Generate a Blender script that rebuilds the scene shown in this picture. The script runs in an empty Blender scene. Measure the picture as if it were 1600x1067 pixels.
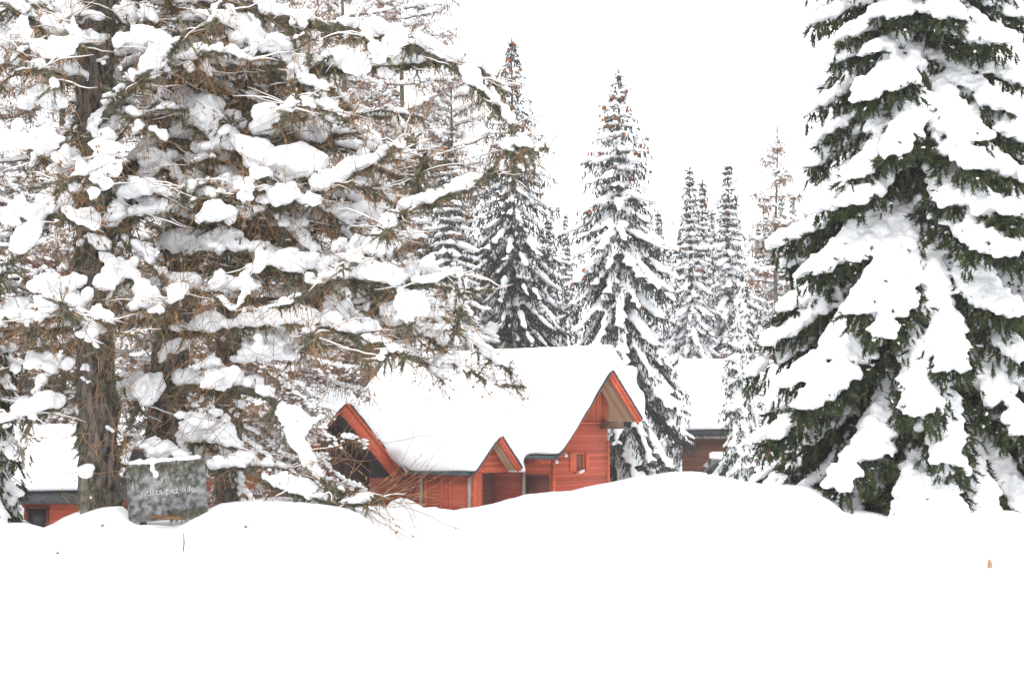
import bpy, bmesh, math, random
import numpy as np
from mathutils import Vector, noise as mnoise
R = math.radians
C = bpy.context.scene.collection
scene = bpy.context.scene

# ---------------------------------------------------------------- camera
F = 50.0 / 36.0 * 1600.0
CAMZ = 3.0
PITCH = math.atan(126.5 / F)
cam_d = bpy.data.cameras.new('camera'); cam = bpy.data.objects.new('camera', cam_d); C.objects.link(cam)
cam.location = (0, 0, CAMZ); cam.rotation_euler = (R(90) + PITCH, 0, 0)
cam_d.lens = 50; cam_d.sensor_width = 36; cam_d.clip_start = 0.1; cam_d.clip_end = 3000
scene.camera = cam
scene.render.resolution_x = 1024; scene.render.resolution_y = 682

def at(px, py, Y):
    """world point that stands Y metres away, seen at photo pixel (px, py)"""
    u = (px - 800) / F; v = (533.5 - py) / F
    y = math.cos(PITCH) - v * math.sin(PITCH); z = math.sin(PITCH) + v * math.cos(PITCH)
    k = Y / y
    return Vector((u * k, Y, CAMZ + z * k))

# ---------------------------------------------------------------- sky, sun, exposure
w = bpy.data.worlds.new("World"); scene.world = w; w.use_nodes = True
nt = w.node_tree; nt.nodes.clear()
sky = nt.nodes.new('ShaderNodeTexSky'); sky.sky_type = 'NISHITA'; sky.sun_disc = False
SUN_EL, SUN_AZ = 48, 200
sky.sun_elevation = R(SUN_EL); sky.sun_rotation = R(SUN_AZ); sky.dust_density = 3.0; sky.air_density = 1.0
hs = nt.nodes.new('ShaderNodeHueSaturation'); hs.inputs['Saturation'].default_value = 0.10
mx = nt.nodes.new('ShaderNodeMixRGB'); mx.inputs[0].default_value = 0.75; mx.inputs[2].default_value = (8.6, 8.7, 8.9, 1)
bg = nt.nodes.new('ShaderNodeBackground'); bg.inputs['Strength'].default_value = 0.12
out = nt.nodes.new('ShaderNodeOutputWorld')
nt.links.new(sky.outputs[0], hs.inputs['Color']); nt.links.new(hs.outputs[0], mx.inputs[1])
nt.links.new(mx.outputs[0], bg.inputs[0]); nt.links.new(bg.outputs[0], out.inputs[0])
sd = bpy.data.lights.new('sun', 'SUN'); sd.energy = 0.8; sd.angle = R(25); sd.color = (1, 0.97, 0.93)
so = bpy.data.objects.new('sun', sd); C.objects.link(so)
az = R(SUN_AZ)
dirv = Vector((math.sin(az) * math.cos(R(SUN_EL)), math.cos(az) * math.cos(R(SUN_EL)), math.sin(R(SUN_EL))))
so.rotation_euler = dirv.to_track_quat('Z', 'Y').to_euler()
scene.view_settings.view_transform = 'Standard'; scene.view_settings.look = 'None'
scene.view_settings.exposure = 0.74
scene.cycles.volume_bounces = 2; scene.view_settings.gamma = 1.0

# ---------------------------------------------------------------- materials
def mat(name, base, var=None, scale=8.0, rough=0.9, bump=0.0, bscale=None, stretch=(1, 1, 1), detail=5.0, lo=0.35, hi=0.65):
    m = bpy.data.materials.new(name); m.use_nodes = True
    n = m.node_tree.nodes; l = m.node_tree.links; b = n['Principled BSDF']
    b.inputs['Roughness'].default_value = rough
    b.inputs['Specular IOR Level'].default_value = 0.25
    tc = n.new('ShaderNodeTexCoord'); mp = n.new('ShaderNodeMapping'); mp.inputs['Scale'].default_value = stretch
    l.new(tc.outputs['Object'], mp.inputs['Vector'])
    if var is not None:
        nz = n.new('ShaderNodeTexNoise'); nz.inputs['Scale'].default_value = scale; nz.inputs['Detail'].default_value = detail
        l.new(mp.outputs[0], nz.inputs['Vector'])
        cr = n.new('ShaderNodeValToRGB'); cr.color_ramp.elements[0].position = lo; cr.color_ramp.elements[1].position = hi
        cr.color_ramp.elements[0].color = (*base, 1); cr.color_ramp.elements[1].color = (*var, 1)
        l.new(nz.outputs['Fac'], cr.inputs[0]); l.new(cr.outputs[0], b.inputs['Base Color'])
    else:
        b.inputs['Base Color'].default_value = (*base, 1)
    if bump:
        n2 = n.new('ShaderNodeTexNoise'); n2.inputs['Scale'].default_value = bscale or scale * 2; n2.inputs['Detail'].default_value = 6
        l.new(mp.outputs[0], n2.inputs['Vector'])
        bp = n.new('ShaderNodeBump'); bp.inputs['Strength'].default_value = bump; bp.inputs['Distance'].default_value = 0.05
        l.new(n2.outputs['Fac'], bp.inputs['Height']); l.new(bp.outputs[0], b.inputs['Normal'])
    return m

def plank_mat(name, c1, c2, step=0.15, axis=2, groove=0.35, bump=0.6):
    """boards: one tone per board, grain along it, a joint between neighbours"""
    m = bpy.data.materials.new(name); m.use_nodes = True
    n = m.node_tree.nodes; l = m.node_tree.links; b = n['Principled BSDF']
    b.inputs['Roughness'].default_value = 0.75; b.inputs['Specular IOR Level'].default_value = 0.25
    tc = n.new('ShaderNodeTexCoord'); sp = n.new('ShaderNodeSeparateXYZ'); l.new(tc.outputs['Object'], sp.inputs[0])
    dv = n.new('ShaderNodeMath'); dv.operation = 'DIVIDE'; dv.inputs[1].default_value = step; l.new(sp.outputs[axis], dv.inputs[0])
    fl = n.new('ShaderNodeMath'); fl.operation = 'FLOOR'; l.new(dv.outputs[0], fl.inputs[0])
    fr = n.new('ShaderNodeMath'); fr.operation = 'FRACT'; l.new(dv.outputs[0], fr.inputs[0])
    wn = n.new('ShaderNodeTexWhiteNoise'); wn.noise_dimensions = '1D'; l.new(fl.outputs[0], wn.inputs['W'])
    mp = n.new('ShaderNodeMapping'); s = [3.0, 3.0, 3.0]; s[axis] = 45.0; mp.inputs['Scale'].default_value = s
    l.new(tc.outputs['Object'], mp.inputs['Vector'])
    nz = n.new('ShaderNodeTexNoise'); nz.inputs['Scale'].default_value = 1.0; nz.inputs['Detail'].default_value = 6; l.new(mp.outputs[0], nz.inputs['Vector'])
    ad = n.new('ShaderNodeMath'); ad.operation = 'MULTIPLY_ADD'; ad.inputs[1].default_value = 0.45; l.new(wn.outputs['Value'], ad.inputs[0])
    sb = n.new('ShaderNodeMath'); sb.operation = 'MULTIPLY'; sb.inputs[1].default_value = 0.8; l.new(nz.outputs['Fac'], sb.inputs[0]); l.new(sb.outputs[0], ad.inputs[2])
    cr = n.new('ShaderNodeValToRGB'); cr.color_ramp.elements[0].position = 0.3; cr.color_ramp.elements[1].position = 0.85
    cr.color_ramp.elements[0].color = (*c1, 1); cr.color_ramp.elements[1].color = (*c2, 1); l.new(ad.outputs[0], cr.inputs[0])
    gr = n.new('ShaderNodeValToRGB'); e = gr.color_ramp.elements
    e[0].position = 0.0; e[0].color = (groove, groove, groove, 1); e[1].position = 0.13; e[1].color = (1, 1, 1, 1)
    l.new(fr.outputs[0], gr.inputs[0])
    mu = n.new('ShaderNodeMixRGB'); mu.blend_type = 'MULTIPLY'; mu.inputs[0].default_value = 1
    l.new(cr.outputs[0], mu.inputs[1]); l.new(gr.outputs[0], mu.inputs[2]); l.new(mu.outputs[0], b.inputs['Base Color'])
    bp = n.new('ShaderNodeBump'); bp.inputs['Strength'].default_value = bump; bp.inputs['Distance'].default_value = 0.02
    l.new(gr.outputs[0], bp.inputs['Height']); l.new(bp.outputs[0], b.inputs['Normal'])
    return m

M = {}
M['snow'] = mat('snow', (0.88, 0.89, 0.91), (0.92, 0.925, 0.94), scale=1.2, rough=0.85, bump=0.25, bscale=9)
M['tree_snow'] = mat('tree_snow', (0.88, 0.89, 0.91), (0.93, 0.935, 0.945), scale=5, rough=0.85, bump=0.3, bscale=22)
M['spruce'] = mat('spruce_needles', (0.012, 0.022, 0.010), (0.062, 0.074, 0.024), scale=5, rough=0.8)
M['spruce_far'] = mat('spruce_needles_grey', (0.018, 0.024, 0.020), (0.055, 0.062, 0.052), scale=3, rough=0.85)
M['cone'] = mat('spruce_cones', (0.20, 0.075, 0.03), (0.36, 0.16, 0.07), scale=20, rough=0.8)
M['bark'] = mat('larch_bark', (0.022, 0.017, 0.014), (0.19, 0.16, 0.135), scale=13, rough=0.95, bump=1.0, bscale=10, stretch=(1, 1, 0.28))
M['limb'] = mat('mossy_limb', (0.07, 0.055, 0.042), (0.19, 0.18, 0.13), scale=9, rough=0.95, bump=0.7, bscale=25)
M['lichen'] = mat('hanging_lichen', (0.060, 0.056, 0.038), (0.21, 0.20, 0.135), scale=7, rough=0.95)
M['twig'] = mat('larch_twigs', (0.19, 0.105, 0.05), (0.42, 0.25, 0.125), scale=4, rough=0.8)
M['twig_far'] = mat('larch_twigs_brown', (0.16, 0.085, 0.05), (0.34, 0.19, 0.11), scale=3, rough=0.85)
M['stone'] = mat('weathered_board', (0.085, 0.085, 0.075), (0.34, 0.35, 0.355), scale=11, rough=0.9, bump=0.5, bscale=40, detail=12, lo=0.36, hi=0.66)
M['letter'] = mat('faded_lettering', (0.26, 0.26, 0.25), (0.56, 0.56, 0.55), scale=22, rough=0.9)
RED1, RED2 = (0.28, 0.046, 0.022), (0.53, 0.108, 0.055)
M['red_h'] = plank_mat('red_horizontal_boards', RED1, RED2, 0.145, 2)
M['red_v'] = plank_mat('red_vertical_boards', RED1, (0.54, 0.115, 0.055), 0.17, 0)
M['red_trim'] = mat('red_trim_boards', (0.42, 0.068, 0.028), (0.60, 0.13, 0.06), scale=6, stretch=(1, 1, 3), rough=0.7)
M['brown_shade_h'] = plank_mat('shade_red_brown_boards', (0.085, 0.022, 0.018), (0.15, 0.040, 0.028), 0.145, 2)  # red boards with porch and eave shade in the colour; also brown window frame
M['soffit'] = plank_mat('pale_wood_soffit', (0.27, 0.15, 0.085), (0.42, 0.26, 0.16), 0.14, 1)
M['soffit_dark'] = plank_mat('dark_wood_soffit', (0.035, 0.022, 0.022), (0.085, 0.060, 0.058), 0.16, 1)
M['tin'] = mat('dark_tin_edge', (0.03, 0.032, 0.034), (0.07, 0.075, 0.08), scale=12, rough=0.5)
M['gutter'] = mat('teal_grey_gutter', (0.04, 0.065, 0.07), (0.08, 0.11, 0.12), scale=5, rough=0.45)
M['post'] = mat('grey_wood_post', (0.30, 0.24, 0.19), (0.45, 0.38, 0.31), scale=8, stretch=(1, 1, .2), rough=0.85)
M['glass'] = mat('dark_glass', (0.03, 0.028, 0.028), rough=0.1)
M['log'] = plank_mat('old_log_wall', (0.05, 0.022, 0.014), (0.20, 0.075, 0.035), 0.24, 2, groove=0.2)
M['paint'] = mat('pale_car_paint', (0.5, 0.53, 0.55), rough=0.3)
M['rubber'] = mat('rubber', (0.02, 0.02, 0.02), rough=0.8)
M['white'] = mat('white_plastic', (0.7, 0.7, 0.7), rough=0.4)
M['purl'] = mat('old_brown_plank', (0.10, 0.055, 0.03), (.22, .12, .06), scale=9)
M['leaf'] = mat('dry_leaf', (0.30, 0.17, 0.10), (0.42, 0.28, 0.18), scale=40, rough=0.7)

# ---------------------------------------------------------------- mesh tools
class Buf:
    def __init__(s): s.v = []; s.f = []; s.n = 0
    def add(s, v, f):
        v = np.asarray(v, dtype=np.float32).reshape(-1, 3); f = np.asarray(f, dtype=np.int64)
        if len(v) == 0 or len(f) == 0: return
        s.v.append(v); s.f.append(f + s.n); s.n += len(v)
    def poly(s, pts, faces):
        pts = np.array([tuple(p) for p in pts], dtype=np.float32)
        for f in faces: s.f.append(np.array([f], dtype=np.int64) + s.n)
        s.v.append(pts); s.n += len(pts)
    def mesh(s, name, smooth=False):
        me = bpy.data.meshes.new(name)
        if not s.n: return me
        V = np.concatenate(s.v); tot = sum(a.shape[0] for a in s.f); li = np.concatenate([a.ravel() for a in s.f])
        cnt = np.concatenate([np.full(a.shape[0], a.shape[1], dtype=np.int64) for a in s.f])
        st = np.concatenate([[0], np.cumsum(cnt)[:-1]])
        me.vertices.add(len(V)); me.vertices.foreach_set('co', V.ravel())
        me.loops.add(len(li)); me.loops.foreach_set('vertex_index', li.astype(np.int32))
        me.polygons.add(tot); me.polygons.foreach_set('loop_start', st.astype(np.int32))
        me.update(calc_edges=True); me.validate()
        if smooth: me.polygons.foreach_set('use_smooth', np.ones(len(me.polygons), dtype=bool))
        return me
    def build(s, name, material, parent=None, smooth=False):
        return link(name, s.mesh(name, smooth), material, parent)

def link(name, me, material, parent=None):
    o = bpy.data.objects.new(name, me); C.objects.link(o)
    if material is not None and not me.materials: me.materials.append(material)
    if parent is not None: o.parent = parent
    return o
def tag(o, label=None, cat=None, group=None, kind=None):
    if label: o['label'] = label
    if cat: o['category'] = cat
    if group: o['group'] = group
    if kind: o['kind'] = kind
    return o
def empty(name, loc, label, cat, group=None, rz=0.0):
    o = bpy.data.objects.new(name, None); C.objects.link(o); o.location = loc; o.rotation_euler = (0, 0, rz)
    o.empty_display_size = 0.3
    return tag(o, label, cat, group)
def copy_tree(o, parent=None):
    c = o.copy(); C.objects.link(c); c.parent = parent
    for ch in [x for x in bpy.data.objects if x.parent is o]: copy_tree(ch, c)
    return c

def ico(sub):
    bm = bmesh.new(); bmesh.ops.create_icosphere(bm, subdivisions=sub, radius=1)
    v = np.array([x.co[:] for x in bm.verts], dtype=np.float32); f = np.array([[y.index for y in x.verts] for x in bm.faces]); bm.free()
    return v, f
ICO1 = ico(1); ICO2 = ico(2)

def inst(buf, tmpl, X, Y, Z, O):
    """stamp the template once per row; X, Y, Z are the scaled axes, O the origins"""
    tv, tf = tmpl; O = np.asarray(O, dtype=np.float32); m = len(O)
    if m == 0: return
    V = O[:, None, :] + tv[None, :, 0:1] * X[:, None, :] + tv[None, :, 1:2] * Y[:, None, :] + tv[None, :, 2:3] * Z[:, None, :]
    Fx = tf[None] + (np.arange(m) * len(tv))[:, None, None]
    buf.add(V.reshape(-1, 3), Fx.reshape(-1, tf.shape[1]))

def frames(D):
    D = D / (np.linalg.norm(D, axis=1, keepdims=True) + 1e-9)
    up = np.tile(np.array([[0, 0, 1.0]]), (len(D), 1)); up[np.abs(D[:, 2]) > 0.95] = (1, 0, 0)
    S = np.cross(D, up); S /= np.linalg.norm(S, axis=1, keepdims=True) + 1e-9
    return D, S, np.cross(S, D)

def blobs(buf, P, r, h, rng, tmpl=None, stretch=None, sdir=None):
    """rounded snow lumps at P, horizontal radius r, half height h"""
    P = np.asarray(P, dtype=float).reshape(-1, 3); m = len(P)
    if m == 0: return
    a = rng.uniform(0, 2 * np.pi, m); r = np.broadcast_to(r, (m,)); h = np.broadcast_to(h, (m,))
    if sdir is not None:
        D, S, U = frames(sdir); st = np.broadcast_to(stretch, (m,))
        X = D * (r * st)[:, None]; Y = S * r[:, None]; Z = U * h[:, None]
    else:
        e = rng.uniform(0.8, 1.25, m); tl = rng.normal(0, 0.15, (m, 2))
        X = np.stack([np.cos(a), np.sin(a), tl[:, 0]], 1) * (r * e)[:, None]
        Y = np.stack([-np.sin(a), np.cos(a), tl[:, 1]], 1) * (r / e)[:, None]
        Z = np.stack([tl[:, 0] * 0.5, tl[:, 1] * 0.5, np.ones(m)], 1) * h[:, None]
    inst(buf, tmpl or ICO1, X, Y, Z, P)

def tubes(buf, P, rad, sides=3):
    """many tubes at once: P (M,K,3), rad (M,K)"""
    P = np.asarray(P, dtype=float); Mn, K, _ = P.shape
    if Mn == 0: return
    T = np.gradient(P, axis=1); T /= np.linalg.norm(T, axis=2, keepdims=True) + 1e-9
    ref = np.array([0.31, 0.17, 0.93]); S = np.cross(T, ref); S /= np.linalg.norm(S, axis=2, keepdims=True) + 1e-9
    U = np.cross(T, S)
    a = np.arange(sides) * 2 * np.pi / sides
    V = P[:, :, None, :] + rad[:, :, None, None] * (np.cos(a)[None, None, :, None] * S[:, :, None, :] + np.sin(a)[None, None, :, None] * U[:, :, None, :])
    k = np.arange(K - 1)[:, None]; j = np.arange(sides)[None, :]; j2 = (j + 1) % sides
    q = np.stack([k * sides + j, k * sides + j2, (k + 1) * sides + j2, (k + 1) * sides + j], -1).reshape(-1, 4)
    Fx = (q[None] + (np.arange(Mn) * K * sides)[:, None, None]).reshape(-1, 4)
    buf.add(V.reshape(-1, 3), Fx)

def trunk_mesh(buf, P, rad, rng, sides=14, rough=0.1):
    P = np.asarray(P, float); K = len(P)
    a = np.arange(sides) * 2 * np.pi / sides
    ridge = 1 + rough * .5 * rng.normal(0, 1, (1, sides)) + rough * 1.1 * rng.normal(0, 1, (K, sides))
    V = P[:, None, :] + (np.asarray(rad)[:, None] * ridge)[:, :, None] * np.stack([np.cos(a), np.sin(a), 0 * a], 1)[None]
    k = np.arange(K - 1)[:, None]; j = np.arange(sides)[None, :]; j2 = (j + 1) % sides
    q = np.stack([k * sides + j, k * sides + j2, (k + 1) * sides + j2, (k + 1) * sides + j], -1).reshape(-1, 4)
    buf.add(V.reshape(-1, 3), q)

def remeshed(buf, name, voxel, smooth_it=4, factor=0.6, lump=0.0, lump_size=0.3, fine=0.0):
    """weld overlapping lumps into one smooth skin"""
    me = buf.mesh(name + '_raw'); o = bpy.data.objects.new('tmp', me); C.objects.link(o)
    md = o.modifiers.new('r', 'REMESH'); md.mode = 'VOXEL'; md.voxel_size = voxel; md.use_smooth_shade = True
    if lump:
        tx = bpy.data.textures.new('lump', 'CLOUDS'); tx.noise_scale = lump_size; tx.noise_depth = 3
        dm = o.modifiers.new('d', 'DISPLACE'); dm.texture = tx; dm.strength = lump; dm.mid_level = 0.5
    if fine:
        tx = bpy.data.textures.new('fine', 'CLOUDS'); tx.noise_scale = .055; tx.noise_depth = 1
        dm = o.modifiers.new('d2', 'DISPLACE'); dm.texture = tx; dm.strength = fine; dm.mid_level = 0.5
    sm = o.modifiers.new('s', 'SMOOTH'); sm.factor = factor; sm.iterations = smooth_it
    dg = bpy.context.evaluated_depsgraph_get(); ev = o.evaluated_get(dg)
    out = bpy.data.meshes.new_from_object(ev, depsgraph=dg); out.name = name; out.materials.clear()
    bpy.data.objects.remove(o); bpy.data.meshes.remove(me)
    out.polygons.foreach_set('use_smooth', np.ones(len(out.polygons), dtype=bool))
    return out

# needle shoot: a thin twig body with needle blades fanned round it
def shoot_template(blades, rs):
    v = []; f = []
    for (s, rr) in ((0, .25), (.45, .55), (1, 0.05)):
        for k in range(3): v.append((s, rr * math.cos(k * 2.094), rr * math.sin(k * 2.094)))
    for r_ in (0, 3):
        for k in range(3):
            k2 = (k + 1) % 3; f += [(r_ + k, r_ + k2, r_ + 3 + k2), (r_ + k, r_ + 3 + k2, r_ + 3 + k)]
    for b in range(blades):
        s = 0.05 + 0.85 * b / blades; a = b * 2.4; ln = 0.30
        c, q = math.cos(a), math.sin(a); i = len(v)
        v += [(s, .2 * c, .2 * q), (s + .14, .2 * c, .2 * q), (s + ln + rs.uniform(-.05, .05), 1.25 * c, 1.25 * q)]; f.append((i, i + 1, i + 2))
    return np.array(v, dtype=np.float32), np.array(f)
_rs = random.Random(3)
SHOOT = shoot_template(12, _rs); SHOOT_FAR = shoot_template(4, _rs)

# ---------------------------------------------------------------- snow ground
CR = np.array([(-3000, 860), (-400, 850), (-60, 835), (0, 822), (75, 828), (100, 810), (130, 796), (195, 790), (208, 806), (282, 808), (300, 800),
      (350, 782), (430, 773), (500, 778), (560, 790), (640, 789), (700, 795), (760, 791), (820, 777), (900, 768), (1000, 748), (1060, 739),
      (1120, 743), (1150, 748), (1190, 757), (1250, 763), (1285, 776), (1325, 802), (1400, 808), (1470, 797), (1540, 802), (1600, 800), (2000, 805), (5000, 820)], float)
YC = np.array([(-3000, 24), (560, 24), (700, 36), (820, 42), (1080, 42), (1190, 30), (1260, 27), (5000, 27)], float)
MOUNDS = [((p_ - 800) / F * Y_, Y_, h_, s_) for p_, Y_, h_, s_ in ((1235, 26.0, .12, .7), (1335, 25.6, .13, .5), (1392, 25.2, .05, .5), (1450, 25.6, .13, .5), (1515, 25.4, .06, .4),
          (1570, 25.4, .15, .5), (1290, 24.6, .14, .5), (15, 22.6, .14, .4), (58, 22.8, .10, .3), (165, 23.0, .10, .4), (110, 22.0, .08, .3), (345, 22.8, .10, .4), (640, 30.0, .15, .8), (1110, 30.5, .12, .9))]
def sstep(t): t = min(1, max(0, t)); return t * t * (3 - 2 * t)
def ground_z(x, y):
    yy = max(y, 6.0); px = 800 + F * x / yy
    px = 800 + F * x / max(yy, 14.0) if yy < 14 else px
    yc = float(np.interp(px, YC[:, 0], YC[:, 1])); pc = float(np.interp(px, CR[:, 0], CR[:, 1]))
    zc = at(px, pc, yc).z
    near = 0.35
    if y <= yc: z = near + (zc - near) * sstep(max(0, y) / yc) ** 0.9
    else:
        z = zc + (-1.15 - zc) * sstep((y - yc) / 9.0)
        z += max(0, y - 110) * 0.02
    bx = math.exp(-((x - 7.8) / 3.5) ** 2 - ((y - 50) / 5) ** 2); z = z + max(0, .25 - z) * bx if y > 43 else z
    if 19 < y < 31:
        for mx_, my_, mh_, ms_ in MOUNDS:
            q_ = ((x - mx_) ** 2 + ((y - my_) * .8) ** 2) / ms_ ** 2
            if q_ < 6: z += mh_ * math.exp(-q_)
    n = mnoise.fractal(Vector((x * 0.16, y * 0.16, 3)), 1.0, 2.0, 4)
    n2 = mnoise.fractal(Vector((x * 0.9, y * 0.9, 7)), 1.0, 2.0, 3)
    k = sstep((y - 8) / 14)
    return z + n * (0.03 + 0.07 * k) + n2 * 0.05 * k
b = Buf()
ys = np.concatenate([np.arange(-40, 8, 4.0), np.arange(8, 18, 0.6), np.arange(18, 34, 0.16), np.arange(34, 52, 0.5), np.arange(52, 120, 3.0), np.arange(120, 441, 20.0)])
xs = np.concatenate([np.arange(-320, -40, 40.0), np.arange(-40, -14, 1.5), np.arange(-14, 16, 0.16), np.arange(16, 40, 1.5), np.arange(40, 321, 40.0)])
V = np.array([(x, y, ground_z(x, y)) for y in ys for x in xs]); nx = len(xs)
i = np.arange(len(ys) - 1)[:, None]; j = np.arange(nx - 1)[None]
b.add(V, np.stack([i * nx + j, i * nx + j + 1, (i + 1) * nx + j + 1, (i + 1) * nx + j], -1).reshape(-1, 4))
tag(b.build('snow_ground', M['snow'], smooth=True), kind='structure')

# ---------------------------------------------------------------- houses
def boxm(bf, c, ax, ay, az_):
    """box centred at c with half vectors ax, ay, az_"""
    c = Vector(c); p = [c + ax * sx + ay * sy + az_ * sz for sz in (-1, 1) for sx, sy in ((-1, -1), (1, -1), (1, 1), (-1, 1))]
    bf.poly(p, [(3, 2, 1, 0), (4, 5, 6, 7), (0, 1, 5, 4), (1, 2, 6, 5), (2, 3, 7, 6), (3, 0, 4, 7)])
def prism(bf, pts, d):
    """flat polygon pts extruded along d"""
    n = len(pts); p = [Vector(q) for q in pts]; p += [q + d for q in p]
    bf.poly(p, [tuple(range(n))[::-1], tuple(range(n, 2 * n))] + [(k, (k + 1) % n, n + (k + 1) % n, n + k) for k in range(n)])
UPV = Vector((0, 0, 1))
PHI = R(38)

# local house frame: x = along the gable (screen right and back), y = along the ridge (back and left), z up
HX = Vector((math.sin(PHI), math.cos(PHI), 0)); HY = Vector((-math.cos(PHI), math.sin(PHI), 0))
D0 = 64.0
org = at(954, 800, D0); org.z = -1.3
house = empty('chalet', org, 'red timber chalet with three stepped gables under thick roof snow', 'house')
house.rotation_euler = (0, 0, math.atan2(HX.y, HX.x))
def loc(px, py, D):
    p = at(px, py, D) - org; return Vector((p.dot(HX), p.dot(HY), p.z))
def on_y(px, py, yl):
    """house-frame point on the plane local y = yl under pixel (px, py)"""
    lo_, hi_ = 30.0, 120.0
    for _ in range(50):
        m_ = (lo_ + hi_) / 2
        if loc(px, py, m_).y < yl: lo_ = m_
        else: hi_ = m_
    return loc(px, py, (lo_ + hi_) / 2)
def on_x(px, py, xl):
    lo_, hi_ = 30.0, 120.0
    for _ in range(50):
        m_ = (lo_ + hi_) / 2
        if loc(px, py, m_).x < xl: lo_ = m_
        else: hi_ = m_
    return loc(px, py, (lo_ + hi_) / 2)
ex, ey = Vector((1, 0, 0)), Vector((0, 1, 0))
roof_snow = Buf()
def wing(apex, left, right, length, ov, wl, wr, wall_m, soffit_m, tri_m=None, tri_z=None, snow=1.15, barge=0.34, zb=0.0):
    """apex, left, right: rake points on the roof's front edge (local); ridge runs along +y"""
    y0 = apex.y; th = 0.16
    for e_, s_ in ((left, -1), (right, 1)):
        d = Vector((e_.x - apex.x, 0, e_.z - apex.z)); L = d.length; d.normalize(); nrm = Vector((-d.z, 0, d.x)) * (1 if s_ > 0 else -1)
        if nrm.z < 0: nrm = -nrm
        c = (apex + e_) / 2; c.y = y0 + length / 2
        rb = Buf(); boxm(rb, c - nrm * th * .5, d * L / 2, ey * (length / 2), nrm * th * .5); ro = rb.build('roof', M['tin'], house)
        sb = Buf(); boxm(sb, c - nrm * (th + .02) + ey * 0.03, d * (L / 2 - .05), ey * (length / 2 - .04), nrm * .018); sb.build('soffit', soffit_m, ro)
        barge_ = barge if s_ > 0 else .12
        bb = Buf(); boxm(bb, Vector((c.x, y0 - .03, c.z)) - nrm * (barge_ / 2 - .02), d * (L / 2), ey * 0.028, nrm * barge_ / 2)
        bb.build('barge_board', M['red_trim'], ro)
        if s_ > 0:
          bb = Buf(); boxm(bb, Vector((c.x, y0 - .085, c.z)) - nrm * (.06), d * (L / 2 + .03), ey * 0.025, nrm * .075)
          bb.build('barge_strip', M['red_trim'], ro)
        # ragged tin and tile edge above the boards
        tb = Buf(); K = int(L / .16)
        for k in range(K):
            boxm(tb, apex + d * (L * (k + .5) / K) + nrm * (.035 + random.uniform(-.01, .015)) - ey * 0.08, d * (.095), ey * .07, nrm * random.uniform(.02, .035))
        tb.build('tile_edge', M['tin'], ro)
        # snow slab
        for q in range(2):
            sl = Buf()
        ins = 0.02; Ls = L + (.22 if s_ < 0 else .42)
        boxm(roof_snow, apex + d * (Ls / 2) + ey * (length / 2 - .12) + UPV * (snow * .5 - .03), d * (Ls / 2), ey * (length / 2 + .14), UPV * (snow * .5 - .02) )
    # body
    yw = y0 + ov
    def roof_z(x):
        e_ = left if x < apex.x else right
        return apex.z + (e_.z - apex.z) * (x - apex.x) / (e_.x - apex.x) - 0.25
    pts = [(wl, yw, zb), (wr, yw, zb), (wr, yw, roof_z(wr)), (apex.x, yw, apex.z - .25), (wl, yw, roof_z(wl))]
    bd = Buf(); prism(bd, pts, ey * (length - 2 * ov)); bd.build('wall', wall_m, house)
    if tri_m:
        xl = max(wl, left.x + (left.z - tri_z) * 0); zt = tri_z
        xa = apex.x + (left.x - apex.x) * (apex.z - .25 - zt) / (apex.z - left.z); xb_ = apex.x + (right.x - apex.x) * (apex.z - .25 - zt) / (apex.z - right.z)
        xa = max(xa, wl); xb_ = min(xb_, wr)
        t = Buf(); prism(t, [(xa, yw - .04, zt), (xb_, yw - .04, zt), (xb_, yw - .04, roof_z(xb_) ), (apex.x, yw - .04, apex.z - .25), (xa, yw - .04, roof_z(xa))], ey * .037)
        t.build('gable_panel', tri_m, house)
        t = Buf(); boxm(t, ((xa + xb_) / 2, yw - .05, zt - .03), ex * ((xb_ - xa) / 2 + .02), ey * .045, UPV * .03); t.build('gable_ledge', M['red_trim'], house)
    return yw, roof_z

# right-hand wing (tallest)
aR = loc(954, 580, D0); yR = aR.y
lR = on_y(872, 712, yR); rR = on_y(1000, 655, yR)
rl = on_y(866 + 27, 712, yR).x
pR = on_y(865, 760, yR + 1.0).x; qR = on_y(950, 760, yR + 1.0).x
wing(aR, lR, rR, 13.5, 1.0, pR, qR, M['red_h'], M['soffit'], M['red_v'], on_y(920, 660, yR + 1.0).z, snow=1.35, barge=.36)
# small porch wing
xS = lR.x - 0.1
aS = loc(780, 681, D0 - 3.1); yS = aS.y
lS = on_y(741, 738, yS); rS = on_y(812, 731, yS)
ySw = yS + 0.55
LSn = on_x(641, 744, lS.x).y - yS
wing(aS, lS, rS, LSn, 2.3, lS.x + .5, rS.x - .15, M['brown_shade_h'], M['soffit'], snow=.5, barge=.26)  # recessed porch wall: red wood coloured darker for the shade inside
zt_ = on_y(770, 728, ySw).z
def sroof(x):
    e_ = lS if x < aS.x else rS
    return aS.z + (e_.z - aS.z) * (x - aS.x) / (e_.x - aS.x) - 0.22
bf = Buf(); xa = aS.x + (lS.x - aS.x) * (aS.z - .22 - zt_) / (aS.z - lS.z); xb = aS.x + (rS.x - aS.x) * (aS.z - .22 - zt_) / (aS.z - rS.z)
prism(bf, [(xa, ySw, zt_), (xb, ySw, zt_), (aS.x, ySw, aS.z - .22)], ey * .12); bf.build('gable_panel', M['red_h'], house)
xl_ = lS.x + .32; xr_ = rS.x - .1
bf = Buf(); boxm(bf, ((xl_ + xr_) / 2, ySw + .06, zt_ - .14), ex * ((xr_ - xl_) / 2), ey * .085, UPV * .139); bf.build('porch_beam', M['red_trim'], house)
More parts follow.
